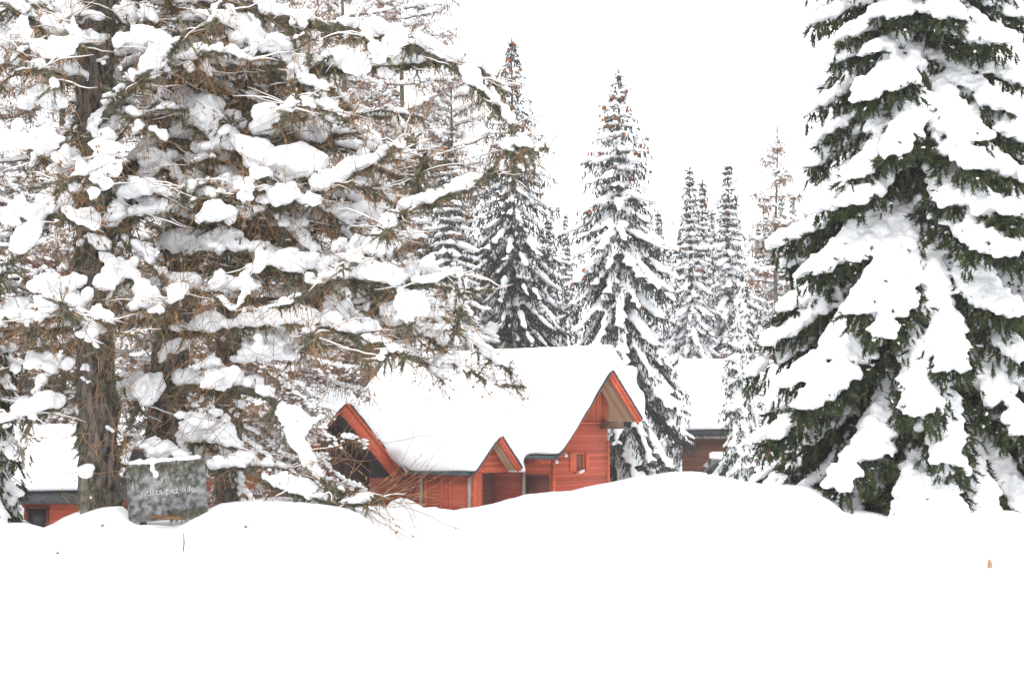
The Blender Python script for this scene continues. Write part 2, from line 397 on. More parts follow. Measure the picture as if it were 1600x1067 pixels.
# left-facing long wall of the porch wing, its boards and posts
yA = ySw; yB = yS + LSn + .4; zE = lS.z - .05
bf = Buf(); boxm(bf, (xl_, (yA + yB) / 2, zE / 2), ex * .09, ey * ((yB - yA) / 2), UPV * (zE / 2)); bf.build('side_wall', M['red_v_y'] if 'red_v_y' in M else M['red_h'], house)
q = on_y(752, 760, ySw - .03).x
bf = Buf(); boxm(bf, ((xl_ - .09 + q) / 2, ySw - .03, (zt_ - .28) / 2), ex * ((q - xl_ + .09) / 2), ey * .06, UPV * ((zt_ - .28) / 2)); bf.build('corner_board', M['red_trim'], house)
for px, wd, m in ((658, .07, 'post'), (665, .06, 'red_trim'), (690, .05, 'red_trim'), (733, .07, 'post'), (741, .06, 'red_trim'), (704, .05, 'red_trim')):
    p = on_x(px, 765, xl_ - .12)
    bf = Buf(); boxm(bf, (xl_ - .12, p.y, zE / 2 - .05), ex * .04, ey * wd, UPV * (zE / 2 - .1)); bf.build('wall_post', M[m], house)
p = on_x(818, 745, pR - .12)
bf = Buf(); boxm(bf, (pR - .12, p.y, 1.3), ex * .05, ey * .09, UPV * 1.25); bf.build('wall_post', M['post'], house)
bf = Buf(); boxm(bf, (pR - .07, (p.y + yR + 1) / 2, on_x(840, 718, pR).z), ex * .05, ey * ((p.y - yR - 1) / 2 - .1), UPV * .17); bf.build('eave_board', M['red_trim'], house)
bf = Buf(); boxm(bf, (pR - .03, (p.y + .09 + yR + 1.12) / 2, 1.0), ex * .025, ey * ((p.y - yR - 1) / 2 - .12), UPV * 1.0); bf.build('alcove_shade_boards', M['brown_shade_h'], house)  # dark sheet over the red side wall, eave shade put into its colour
bf = Buf(); boxm(bf, ((rS.x + pR) / 2, yS + 2.6, 1.3), ex * ((pR - rS.x) / 2 + .1), ey * .06, UPV * 1.45); bf.build('alcove_shade_boards', M['brown_shade_h'], house)  # back of the alcove, its shade painted as darker boards
# corner boards on the tall gable wall
for xx in (pR, qR):
    bf = Buf(); boxm(bf, (xx, yR + 1.0, 1.4 if xx < 0 else 1.75), ex * .06, ey * .06, UPV * (1.2 if xx < 0 else 1.7)); bf.build('corner_board', M['red_trim'], house)
# gutters
g0 = on_x(820, 710, lR.x - .05)
bf = Buf(); tubes(bf, np.array([[(lR.x - .06, yR + .1, lR.z - .09), (lR.x - .06, (yR + g0.y) / 2, lR.z - .09), (lR.x - .06, g0.y + .3, lR.z - .09)]]), np.full((1, 3), .075), 8)
bf.build('gutter', M['gutter'], house)
bf = Buf(); tubes(bf, np.array([[(lS.x - .06, yS + .15, lS.z - .07), (lS.x - .06, yS + LSn / 2, lS.z - .07), (lS.x - .06, yS + LSn, lS.z - .07)]]), np.full((1, 3), .075), 8)
bf.build('gutter', M['gutter'], house)
# purlin end under the right rake, snow-free box
pp = on_y(957, 664, yR + .5)
bf = Buf(); boxm(bf, (pp.x, yR + .55, pp.z), ex * .24, ey * .5, UPV * .17); bf.build('purlin', mat('purlin_wood', (0.11, .06, .04), (.2, .12, .08), scale=8), house)
# window with two shutters
wc = on_y(905, 722, yR + .97); hw, hh = .27, .36
wn = Buf()
for sx in (-1, 1): boxm(wn, wc + ex * sx * (hw + .04), ex * .04, ey * .05, UPV * (hh + .08))
for sz in (-1, 1): boxm(wn, wc + UPV * sz * (hh + .04), ex * hw, ey * .048, UPV * .04)
wf = wn.build('window', M['red_trim'], house)
bf = Buf(); boxm(bf, wc + ey * .01, ex * hw, ey * .02, UPV * hh); bf.build('pane', mat('curtained_pane', (.12, .05, .03), (.2, .08, .05), scale=3, rough=.3), wf)
bf = Buf(); boxm(bf, wc - ey * .02, ex * .018, ey * .018, UPV * hh); bf.build('mullion', M['red_trim'], wf)
bf = Buf(); boxm(bf, wc - UPV * (hh + .115) - ey * .05, ex * (hw + .14), ey * .09, UPV * .03); bf.build('sill', M['red_trim'], wf)
for sx in (-1, 1):
    bf = Buf(); boxm(bf, wc + ex * sx * (hw + .30) - ey * .06, ex * .20 + ey * .03 * sx, ey * .022, UPV * (hh + .06)); bf.build('shutter', M['red_trim'], wf)
bf = Buf(); blobs(bf, [tuple(wc - UPV * (hh + .06) - ey * .06)], .22, .05, np.random.default_rng(2), ICO2); bf.build('window_snow', M['tree_snow'], wf, True)
# small wall lamps
for lx, lz in ((on_y(884, 712, yR + .9).x, on_y(884, 712, yR + .9).z), (on_y(870, 722, yR + .9).x, on_y(870, 722, yR + .9).z)):
    bf = Buf(); inst(bf, ICO2, np.array([[.1, 0, 0]]), np.array([[0, .08, 0]]), np.array([[0, 0, .07]]), [(lx, yR + .9, lz)])
    boxm(bf, (lx, yR + .95, lz + .08), ex * .03, ey * .06, UPV * .03); bf.build('wall_lamp', M['white'], house, True)
# left wing
aL = loc(540, 627, 60.0); yL = aL.y; lL = on_y(468, 716, yL); rL = on_y(633, 743, yL)
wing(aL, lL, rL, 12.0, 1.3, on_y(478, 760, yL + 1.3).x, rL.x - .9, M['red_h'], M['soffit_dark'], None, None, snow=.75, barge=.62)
yw = yL + 1.3
zt = on_y(560, 772, yw).z
def lroof(x):
    e_ = lL if x < aL.x else rL
    return aL.z + (e_.z - aL.z) * (x - aL.x) / (e_.x - aL.x) - .26
bf = Buf(); xa = on_y(500, 700, yw - .1).x
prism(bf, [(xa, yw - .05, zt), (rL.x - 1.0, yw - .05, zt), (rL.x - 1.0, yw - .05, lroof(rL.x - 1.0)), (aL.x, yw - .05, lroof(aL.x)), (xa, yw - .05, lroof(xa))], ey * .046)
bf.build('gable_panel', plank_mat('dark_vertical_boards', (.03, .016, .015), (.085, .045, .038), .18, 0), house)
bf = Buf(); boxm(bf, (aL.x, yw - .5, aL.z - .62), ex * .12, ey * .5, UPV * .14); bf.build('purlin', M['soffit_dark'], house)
for k in range(26):
    f_ = k / 25; blobs(roof_snow, [(rL.x + .35 + random.uniform(-.3, .3), yL + 1.6 + f_ * 8, rL.z + .75 + f_ * .5)], 1.15, .75, np.random.default_rng(k), ICO2)
dR = Vector((rR.x - aR.x, 0, rR.z - aR.z)); nR = Vector((-dR.z, 0, dR.x)).normalized(); nR = nR if nR.z > 0 else -nR
for k in range(60):
    f_ = random.uniform(.25, 1.0); bl = aR + dR * f_ + nR * (.55 + .35 * math.sin(f_ * 3)) + ey * random.uniform(.7, 10); blobs(roof_snow, [tuple(bl)], .95, .6, np.random.default_rng(k + 90), ICO2)
blobs(roof_snow, [(lS.x + .2 + .25 * k, yS + LSn + .1 + .25 * (k % 3), lS.z + .75 + .28 * k) for k in range(6)], .8, .6, np.random.default_rng(4), ICO2)
rs_me = remeshed(roof_snow, 'roof_snow', 0.14, 14, 0.7, lump=.22, lump_size=2.2)
link('roof_snow', rs_me, M['snow'], house)

def simple_cottage(name, label, px0, px1, py_eave, py_ridge, D, depth, th, wall_m, zg, snow=.9, rz=0.0, fascia=M['tin']):
    """cottage whose long side faces the road: x along the eave, y away"""
    p0 = at(px0, py_eave, D); p1 = at(px1, py_eave, D); W = p1.x - p0.x
    h = empty(name, (0.5 * (p0.x + p1.x), D, zg), label, 'house', rz=rz)
    ze = p0.z - zg; zr = at(px0, py_ridge, D + depth / 2).z - zg - snow
    ov = .7; bd = Buf(); yb = depth - 2 * ov
    prof = [(-W / 2 + ov, ov, 0), (-W / 2 + ov, ov + yb, 0), (-W / 2 + ov, ov + yb, ze), (-W / 2 + ov, depth / 2, zr - .1), (-W / 2 + ov, ov, ze)]
    prism(bd, prof, ex * (W - 2 * ov)); bd.build('wall', wall_m, h)
    sn = Buf()
    for s in (0, 1):
        e_ = Vector((0, depth * s, ze)); r_ = Vector((0, depth / 2, zr)); d = (e_ - r_); L = d.length; d.normalize()
        nrm = Vector((0, -d.z, d.y)) * (1 if s else -1)
        if nrm.z < 0: nrm = -nrm
        c = (e_ + r_) / 2
        rb = Buf(); boxm(rb, c - nrm * .08, ex * W / 2, d * L / 2, nrm * .08); rb.build('roof', M['tin'], h)
        boxm(sn, c + UPV * snow * .5, ex * (W / 2 - .02), d * (L / 2 + .02), UPV * snow * .5)
    fb = Buf(); boxm(fb, (0, -.04, ze - .06), ex * W / 2, ey * .035, UPV * .09); fb.build('fascia', fascia, h)
    link('roof_snow', remeshed(sn, 'roof_snow', .16, 45, .7, lump=.45, lump_size=2.5), M['snow'], h)
    return h, W, ze, ov
h2, W2, ze2, ov2 = simple_cottage('cottage', 'small red cottage behind the thick larch trunk with snow-laden roof', -260, 190, 779, 655, 42, 6, .1, M['red_h'], -1.2, snow=.95, rz=R(5))
bf = Buf(); xw = at(48, 800, 42).x - h2.location.x
for sx in (-1, 1): boxm(bf, (xw + sx * .3, ov2 - .03, ze2 - .62), ex * .04, ey * .04, UPV * .36)
for sz in (-1, 1): boxm(bf, (xw, ov2 - .03, ze2 - .62 + sz * .33), ex * .26, ey * .038, UPV * .035)
wf = bf.build('window', M['brown_shade_h'], h2); bf = Buf(); boxm(bf, (xw, ov2 - .012, ze2 - .62), ex * .26, ey * .01, UPV * .3); bf.build('pane', M['glass'], wf)
h3, W3, ze3, ov3 = simple_cottage('log_cottage', 'brown log cottage beyond the chalet with a thick white roof', 1045, 1250, 675, 556, 82, 9, .1, M['log'], -1.2, snow=1.2, rz=R(-12))
bf = Buf(); boxm(bf, (0, ov3 - .3, ze3 - .28), ex * (W3 / 2 - .5), ey * .25, UPV * .10); bf.build('eave_beam', mat('silver_log', (.16, .13, .12), (.34, .30, .28), scale=5), h3)

# ---------------------------------------------------------------- parked car (its roof shows behind the bank)
cp = at(1152, 742, 49); cz = .1
car = empty('parked_car', (cp.x, 49, cz), 'pale parked car with snow on its roof, half hidden behind the bank', 'car', rz=R(12))
prof = [(-2.1, .35), (-2.15, .75), (-1.9, 1.0), (-1.25, 1.08), (-.75, 1.62), (.75, 1.66), (1.45, 1.12), (2.0, .98), (2.15, .7), (2.1, .35)]
bm = bmesh.new(); vs = [bm.verts.new((x, -.85, z)) for x, z in prof]; f_ = bm.faces.new(vs)
r_ = bmesh.ops.extrude_face_region(bm, geom=[f_]); bmesh.ops.translate(bm, verts=[v for v in r_['geom'] if isinstance(v, bmesh.types.BMVert)], vec=(0, 1.7, 0))
for v in bm.verts:
    if v.co.z > 1.2: v.co.y *= .8
bmesh.ops.bevel(bm, geom=list(bm.edges), offset=.07, segments=2, affect='EDGES'); bmesh.ops.recalc_face_normals(bm, faces=bm.faces)
me = bpy.data.meshes.new('body'); bm.to_mesh(me); bm.free(); link('body', me, M['paint'], car)
for nm, pts in (('side_window', [(-.62, 1.50), (.02, 1.53), (.02, 1.14), (-1.02, 1.12)]), ('side_window', [(.08, 1.53), (.68, 1.53), (1.2, 1.14), (.08, 1.14)])):
    for s in (-1, 1):
        bf = Buf(); prism(bf, [(x, s * (.862 - .17 * max(0, (z - 1.1) / .55)), z) for x, z in pts], ey * s * .012); bf.build(nm, M['glass'], car)
for a, b_ in (((-.80, 1.56), (-1.2, 1.13)), ((.84, 1.60), (1.40, 1.17))):
    bf = Buf(); n_ = Vector((b_[1] - a[1], 0, a[0] - b_[0])).normalized(); n_ = n_ if n_.z > 0 else -n_
    prism(bf, [(a[0], -.58, a[1]), (a[0], .58, a[1]), (b_[0], .68, b_[1]), (b_[0], -.68, b_[1])], n_ * .05); bf.build('windscreen', M['glass'], car)
for x in (-1.35, 1.35):
    for y in (-.8, .8):
        bf = Buf(); tubes(bf, np.array([[(x, y - .1, .33), (x, y, .33), (x, y + .1, .33)]]), np.array([[.33, .34, .33]]), 18)
        wh = bf.build('wheel', M['rubber'], car, True); bf = Buf(); tubes(bf, np.array([[(x, y - .11, .33), (x, y + .11, .33)]]), np.array([[.2, .2]]), 14); bf.build('rim', M['post'], wh)
bf = Buf(); boxm(bf, (0, 0, 1.76), ex * .8, ey * .62, UPV * .13); boxm(bf, (1.8, 0, 1.14), ex * .35, ey * .65, UPV * .08); boxm(bf, (-1.65, 0, 1.14), ex * .35, ey * .65, UPV * .08)
link('snow_cap', remeshed(bf, 'snow_cap', .05, 8), M['snow'], car)

# ---------------------------------------------------------------- spruces
def interp(x, pts): return np.interp(x, [p[0] for p in pts], [p[1] for p in pts])
def spruce(seed, H, prof, z0, detail, snow_amt=1.0, a_top=15, a_bot=-38, shoot=.14, per=1.0, droop=25, cones=0, cone_from=.6, ztop=None, width_k=.26, voxel=0.0, view=None, sn_th=1.0, vstep=1.0, lat_sn=.9, hang_len=1.0, flecks=0.0):
    rng = np.random.default_rng(seed); fol, sno, wood, con = Buf(), Buf(), Buf(), Buf()
    K = 14; zt = np.linspace(0, H, K); rad = np.interp(zt, [0, H], [H * .016 + .04, .015])
    tp = np.stack([.03 * np.sin(zt * .7), .03 * np.cos(zt * .9), zt], 1)
    trunk_mesh(wood, tp, rad, rng, 10, .06)
    z = z0
    while z < H - .15:
        t = z / H; L0 = interp(t, prof)
        nb = int(rng.integers(5, 8)) if L0 > .5 else int(rng.integers(3, 6))
        if ztop is None or z < ztop:
          az0 = rng.uniform(0, 6.28)
          for k in range(nb):
            az_ = az0 + 6.283 * k / nb + rng.normal(0, .22)
            L = max(.12, L0 * (rng.uniform(.72, 1.12) if detail > .7 else rng.uniform(.5, 1.2)))
            if view is not None and rng.random() < view and math.sin(az_) > .45: continue
            a0 = R(interp(t, [(0, a_bot), (.55, (a_bot + a_top) / 2 - 4), (1, a_top + 25)]) + rng.normal(0, 5))
            Kp = 12; s = np.linspace(0, 1, Kp)
            el = a0 - R(droop) * np.sin(s * 2.4) * min(1, L / 1.5) + R(16) * s ** 3
            hd = az_ + rng.normal(0, .06) * s
            st = L / (Kp - 1)
            dx = np.cos(hd) * np.cos(el) * st; dy = np.sin(hd) * np.cos(el) * st; dz = np.sin(el) * st
            P = np.stack([np.cumsum(dx) - dx[0], np.cumsum(dy) - dy[0], z + np.cumsum(dz) - dz[0]], 1)
            tubes(wood, P[None], np.linspace(.012 + L * .009, .006, Kp)[None], 4)
            # laterals
            T = np.gradient(P, axis=0); T /= np.linalg.norm(T, axis=1, keepdims=True)
            m = max(3, int(L / (.11 / detail)))
            sp_ = np.sort(rng.uniform(.1, 1.0, m * 2)); side = np.tile([-1, 1], m).astype(float)
            lp = np.stack([np.interp(sp_, s, P[:, c]) for c in range(3)], 1); lt = np.stack([np.interp(sp_, s, T[:, c]) for c in range(3)], 1)
            D_, S_, U_ = frames(lt)
            be = R(52) + rng.normal(0, .2, 2 * m)
            ld = D_ * np.cos(be)[:, None] + S_ * (side * np.sin(be))[:, None]; ld[:, 2] -= rng.uniform(.1, .5, 2 * m)
            ld /= np.linalg.norm(ld, axis=1, keepdims=True)
            ll = np.minimum(.75, width_k * L * np.interp(sp_, [0, .25, .6, 1], [.55, 1, .8, .22]) + .08) * rng.uniform(.65, 1.2, 2 * m)
            # shoots along each lateral and hanging below the axis
            ns = np.maximum(1, (ll / (.075 / detail) * per).astype(int)); idx = np.repeat(np.arange(2 * m), ns); n = len(idx)
            fr = rng.uniform(.1, 1.0, n) * ll[idx]
            sb = lp[idx] + ld[idx] * fr[:, None]; sb[:, 2] -= (fr ** 2) * .5 + rng.uniform(0, .03, n)
            sdn = ld[idx] * .75 + rng.normal(0, .38, (n, 3)); sdn[:, 2] -= rng.uniform(.1, 1.1, n)
            hang = rng.random(n) < .45
            sdn[hang] = rng.normal(0, .3, (hang.sum(), 3)) + np.array([0, 0, -1.0]) + ld[idx][hang] * .4
            sb[hang, 2] -= rng.uniform(0, .22, hang.sum()) * min(1, L) * hang_len
            if flecks:
                pk = rng.random(n) < .10; sb[pk, 2] += rng.uniform(.08, .22, pk.sum()); sdn[pk] = ld[idx][pk] + rng.normal(0, .3, (pk.sum(), 3))
            D2, S2, U2 = frames(sdn); ln = shoot * rng.uniform(.6, 1.35, n); wd = shoot * .23 * rng.uniform(.7, 1.3, n)
            inst(fol, SHOOT if detail > .8 else SHOOT_FAR, D2 * ln[:, None], S2 * wd[:, None], U2 * wd[:, None], sb)
            # snow
            if snow_amt > 0:
                gate = rng.uniform(.5, 1.15)
                ph = rng.uniform(0, 6.28, 3)
                def cover(q): return (np.sin(q * L * 3.1 + ph[0]) + np.sin(q * L * 7.3 + ph[1]) * .6 + 1.1 * gate * snow_amt - max(0, t - .5) * (1.6 if detail < .7 else 0)) > .1
                na = max(3, int(L / (.07 / min(1, detail + .25)))); q = rng.uniform(.05, .97, na); q = q[cover(q)]
                bp = np.stack([np.interp(q, s, P[:, c]) for c in range(3)], 1); bt = np.stack([np.interp(q, s, T[:, c]) for c in range(3)], 1)
                wq = np.interp(q, [0, .3, .7, 1], [.6, 1, .8, .35]) * min(1.0, .45 + L * .22)
                hgt = .085 * sn_th * wq * rng.uniform(.6, 1.5, len(q))
                if len(q):
                    bp[:, 2] += hgt * .8
                    blobs(sno, bp, .13 * sn_th * wq * rng.uniform(.75, 1.25, len(q)), hgt, rng, None, 1.5, bt)
                nl = int(2 * m * lat_sn * snow_amt); pick = rng.integers(0, 2 * m, nl); pick = pick[cover(sp_[pick])]
                fr = rng.uniform(.05, .6, len(pick)) * ll[pick]
                bp = lp[pick] + ld[pick] * fr[:, None]; bp[:, 2] += .05 * sn_th - fr ** 2 * .5
                wq = np.interp(fr / ll[pick], [0, 1], [1, .55]) * min(1.0, .4 + L * .25)
                blobs(sno, bp, .115 * sn_th * wq * rng.uniform(.7, 1.35, len(pick)), .065 * sn_th * wq * rng.uniform(.7, 1.5, len(pick)), rng, None, 1.4, ld[pick])
            if flecks and snow_amt > 0:
                nf = int(n * flecks); i_ = rng.integers(0, n, nf); fp = sb[i_] + rng.normal(0, .02, (nf, 3)); fp[:, 2] += .02
                blobs(sno, fp, rng.uniform(.02, .055, nf) * sn_th / 1.7, rng.uniform(.015, .04, nf), rng)
            if cones and t > cone_from and rng.random() < cones:
                nc = rng.integers(1, 5) if detail > .8 else rng.integers(2, 8); q = rng.uniform(.5, 1, nc); cpn = np.stack([np.interp(q, s, P[:, c]) for c in range(3)], 1) + rng.normal(0, .05, (nc, 3))
                d_ = np.tile([[0, 0, -1.0]], (nc, 1)) + rng.normal(0, .12, (nc, 3)); D3, S3, U3 = frames(d_)
                inst(con, CONE, D3 * (.15 if detail > .8 else .2), S3 * (.04 if detail > .8 else .055), U3 * (.04 if detail > .8 else .055), cpn)
        z += interp(t, [(0, .34), (.6, .30), (1, .24)]) * (H / 16 if H < 12 else 1) * vstep * rng.uniform(.8, 1.2)
    # leader
    n = 14; a = rng.uniform(0, 6.28, n); D2, S2, U2 = frames(np.stack([np.cos(a) * .6, np.sin(a) * .6, np.full(n, .8)], 1))
    inst(fol, SHOOT_FAR, D2 * .15, S2 * .04, U2 * .04, np.stack([0 * a, 0 * a, np.linspace(H - .6, H, n)], 1))
    return wood, fol, sno, con
cv = []; cf = []
for s_, r_ in ((0, .35), (.3, 1), (.7, .9), (1, .15)):
    for k in range(6): cv.append((s_, r_ * math.cos(k * 1.047), r_ * math.sin(k * 1.047)))
for a in range(3):
    for k in range(6):
        k2 = (k + 1) % 6; cf += [(a * 6 + k, a * 6 + k2, a * 6 + 6 + k2), (a * 6 + k, a * 6 + 6 + k2, a * 6 + 6 + k)]
cf += [(18, 19, 20), (18, 20, 21), (18, 21, 22), (18, 22, 23)]
CONE = (np.array(cv, dtype=np.float32), np.array(cf))

def place_spruce(parts, name, loc_, label, group, fm, voxel, rz=0.0, cones_individual=False, lump=0.0):
    wood, fol, sno, con = parts
    r = empty(name, loc_, label, 'tree', group, rz)
    wood.build('trunk', M['bark'], r, True)
    fol.build('crown', fm, r)
    if sno.n:
        if voxel: link('snow', remeshed(sno, 'snow', voxel, 2, .5, lump=lump, lump_size=.12, fine=.04 if lump else 0), M['tree_snow'], r)
        else: sno.build('snow', M['tree_snow'], r, True)
    if con.n: tag(con.build('cones', M['cone'], r), kind='stuff')
    return r

# hero spruce on the right
sp_base = at(1450, 805, 28.0)
parts = spruce(11, 17.5, [(0, 4.6), (.12, 5.2), (.28, 4.6), (.42, 3.6), (.6, 2.6), (.8, 1.4), (1, .1)], .35, 1.1, snow_amt=1.25, a_top=-5, a_bot=-34, shoot=.20,
               droop=24, cones=.12, cone_from=.12, ztop=12.2, view=.6, sn_th=1.95, width_k=.2, vstep=1.12, lat_sn=1.35, hang_len=1.2, flecks=.2)
G_SP = 'snow-covered spruces'
place_spruce(parts, 'spruce_tree', (sp_base.x, 28.0, sp_base.z - .3), 'huge snow-laden spruce filling the right side of the picture', G_SP, M['spruce'], .034, lump=.09)

# ---------------------------------------------------------------- background spruces
def px_x(px, Y): return (px - 800) / F * Y
def gz(x, y): return ground_z(x, y)
def bg_spruce(px, apex, Y, H, **kw): pass
P1 = spruce(21, 22.3, [(0, 4.4), (.2, 5.2), (.36, 4.9), (.5, 4.3), (.64, 3.2), (.78, 1.9), (.86, 1.2), (.94, .6), (1, .05)], .5, .62, snow_amt=1.0, a_top=0, a_bot=-48,
            shoot=.25, droop=22, cones=.55, cone_from=.55, sn_th=2.0, view=.45, width_k=.17, vstep=1.6, lat_sn=.35, hang_len=2.4)
x = px_x(968, 72)
place_spruce(P1, 'spruce_tree', (x, 72, -1.3), 'tall pointed spruce with brown cones near its tip, right behind the chalet', G_SP, M['spruce_far'], .09)
P2 = spruce(22, 26, [(0, 4.0), (.25, 4.6), (.45, 4.2), (.6, 3.2), (.8, 1.7), (.92, .8), (1, .05)], .5, .55, snow_amt=.6, a_top=5, a_bot=-40,
            shoot=.27, droop=22, cones=.4, cone_from=.6, sn_th=1.7, view=.45, width_k=.17, vstep=1.5, lat_sn=.3, hang_len=2.4)
place_spruce(P2, 'spruce_tree', (px_x(800, 80), 80, -1.2), 'dark snowy spruce behind the middle of the chalet roof, larch twigs before it', G_SP, M['spruce_far'], .10)
protoB = []

for k, (sd_, dt) in enumerate(((31, .45), (32, .45), (33, .42))):
    q = spruce(sd_, 20, [(0, 2.6), (.2, 2.9), (.5, 2.2), (.75, 1.2), (.9, .5), (1, .05)], .4, dt, snow_amt=.85, a_top=5, a_bot=-42, shoot=.26, cones=.06, droop=24, sn_th=1.9, width_k=.19, vstep=1.5, lat_sn=.35, hang_len=2.2)
    protoB.append(q)
NB = [  # px, apex y, distance, proto, label
    (1080, 262, 96, 0, 'narrow far spruce just right of the coned spruce'),
    (1100, 282, 104, 1, 'narrow far spruce between two slightly taller ones'),
    (1140, 258, 98, 2, 'narrow far spruce standing left of the bare larch'),
    (700, 215, 74, 1, 'coned dark spruce behind the long larch limbs, left of the roof middle'),
    (858, 345, 92, 2, 'shorter spruce tucked between the two tall spruces behind the roof'),
    (640, 200, 82, 0, 'spruce seen through brown larch twigs above the chalet'),
    (40, 200, 52, 1, 'dark spruce at the far left, behind the big larch trunk'),
    (1030, 330, 110, 1, 'faint spruce top right of the coned spruce')]
first = {}
for px, ay, Y, k, lab in NB:
    x = px_x(px, Y); z = -1.25; top = at(px, ay, Y).z; s = (top - z) / 20
    if k not in first:
        r = place_spruce(protoB[k], 'spruce_tree', (x, Y, z), lab, G_SP, M['spruce_far'], 0); first[k] = r
    else:
        r = copy_tree(first[k]); r.location = (x, Y, z); r['label'] = lab
    wk = {700: 1.5, 40: 1.4, 640: 1.1}.get(px, 1.15)
    r.scale = (s * wk, s * wk, s); r.rotation_euler.z = px * .37
# small spruce before the log cottage, a young one at the left edge
q = spruce(41, 7.2, [(0, 1.15), (.3, 1.05), (.6, .7), (.85, .35), (1, .05)], .2, .8, snow_amt=1.0, a_top=0, a_bot=-50, shoot=.15, droop=30, sn_th=1.35)
place_spruce(q, 'spruce_tree', (px_x(1160, 44), 44, at(1160, 800, 44).z), 'slim young spruce in front of the log cottage', G_SP, M['spruce'], .06)
q = spruce(42, 5.6, [(0, 1.7), (.3, 1.6), (.6, 1.1), (.85, .5), (1, .05)], .2, .9, snow_amt=1.1, a_top=0, a_bot=-42, shoot=.15, droop=26, sn_th=1.35)
place_spruce(q, 'spruce_tree', (px_x(-48, 27), 27, at(0, 845, 27).z), 'low spruce at the left edge beside the red cottage', G_SP, M['spruce'], .05)
# faint far rows
rg = random.Random(5)
for i_ in range(84):
    Y = rg.uniform(115, 210); px = rg.uniform(150, 1420) if i_ < 60 else rg.uniform(1420, 2300); ay = rg.uniform(315, 400) + (30 if px < 1000 else 0) + (40 if 890 < px < 930 else 0)
    k = i_ % 3; r = copy_tree(first[k]); r.location = (px_x(px, Y), Y, -1.2 + (Y - 110) * .02); s = (at(px, ay, Y).z + 1.2) / 20
    r.scale = (s * .85, s * .85, s); r.rotation_euler.z = rg.uniform(0, 6)
    r['label'] = 'one of the pale faint spruces in the far forest edge'; r['group'] = 'far faint spruces'

# ---------------------------------------------------------------- larches
OCT = (np.array([(1, 0, 0), (-1, 0, 0), (0, 1, 0), (0, -1, 0), (0, 0, 1), (0, 0, -1)], dtype=np.float32),
       np.array([(0, 2, 4), (2, 1, 4), (1, 3, 4), (3, 0, 4), (2, 0, 5), (1, 2, 5), (3, 1, 5), (0, 3, 5)]))
def twigs(buf, base, d0, ln, rad, rng, grav=.6, K=5, knob=0.0, kbuf=None, curl=.25):
    n = len(base)
    if n == 0: return None
    s = np.linspace(0, 1, K); d0 = d0 / (np.linalg.norm(d0, axis=1, keepdims=True) + 1e-9)
    d1 = d0 + rng.normal(0, curl, (n, 3)); d1[:, 2] -= grav
    d1 /= np.linalg.norm(d1, axis=1, keepdims=True)
    st = ln / (K - 1); P = [base]
    for k in range(1, K):
        d = d0 * (1 - s[k]) + d1 * s[k] + rng.normal(0, curl * .25, (n, 3)); d /= np.linalg.norm(d, axis=1, keepdims=True)
        P.append(P[-1] + d * st[:, None])
    P = np.stack(P, 1)
    tubes(buf, P, rad[:, None] * np.linspace(1, .45, K)[None], 3)
    if knob and kbuf is not None:
        m = int(n * knob); i = rng.integers(0, n, m); k = rng.uniform(.5, K - 1.01, m); k0 = k.astype(int); f = (k - k0)[:, None]
        c = P[i, k0] * (1 - f) + P[i, k0 + 1] * f; r = rad[i] * rng.uniform(1.6, 3.2, m); z_ = np.zeros(m)
        inst(kbuf, OCT, np.stack([r, z_, z_], 1), np.stack([z_, r, z_], 1), np.stack([z_, z_, r * 1.3], 1), c)
    return P

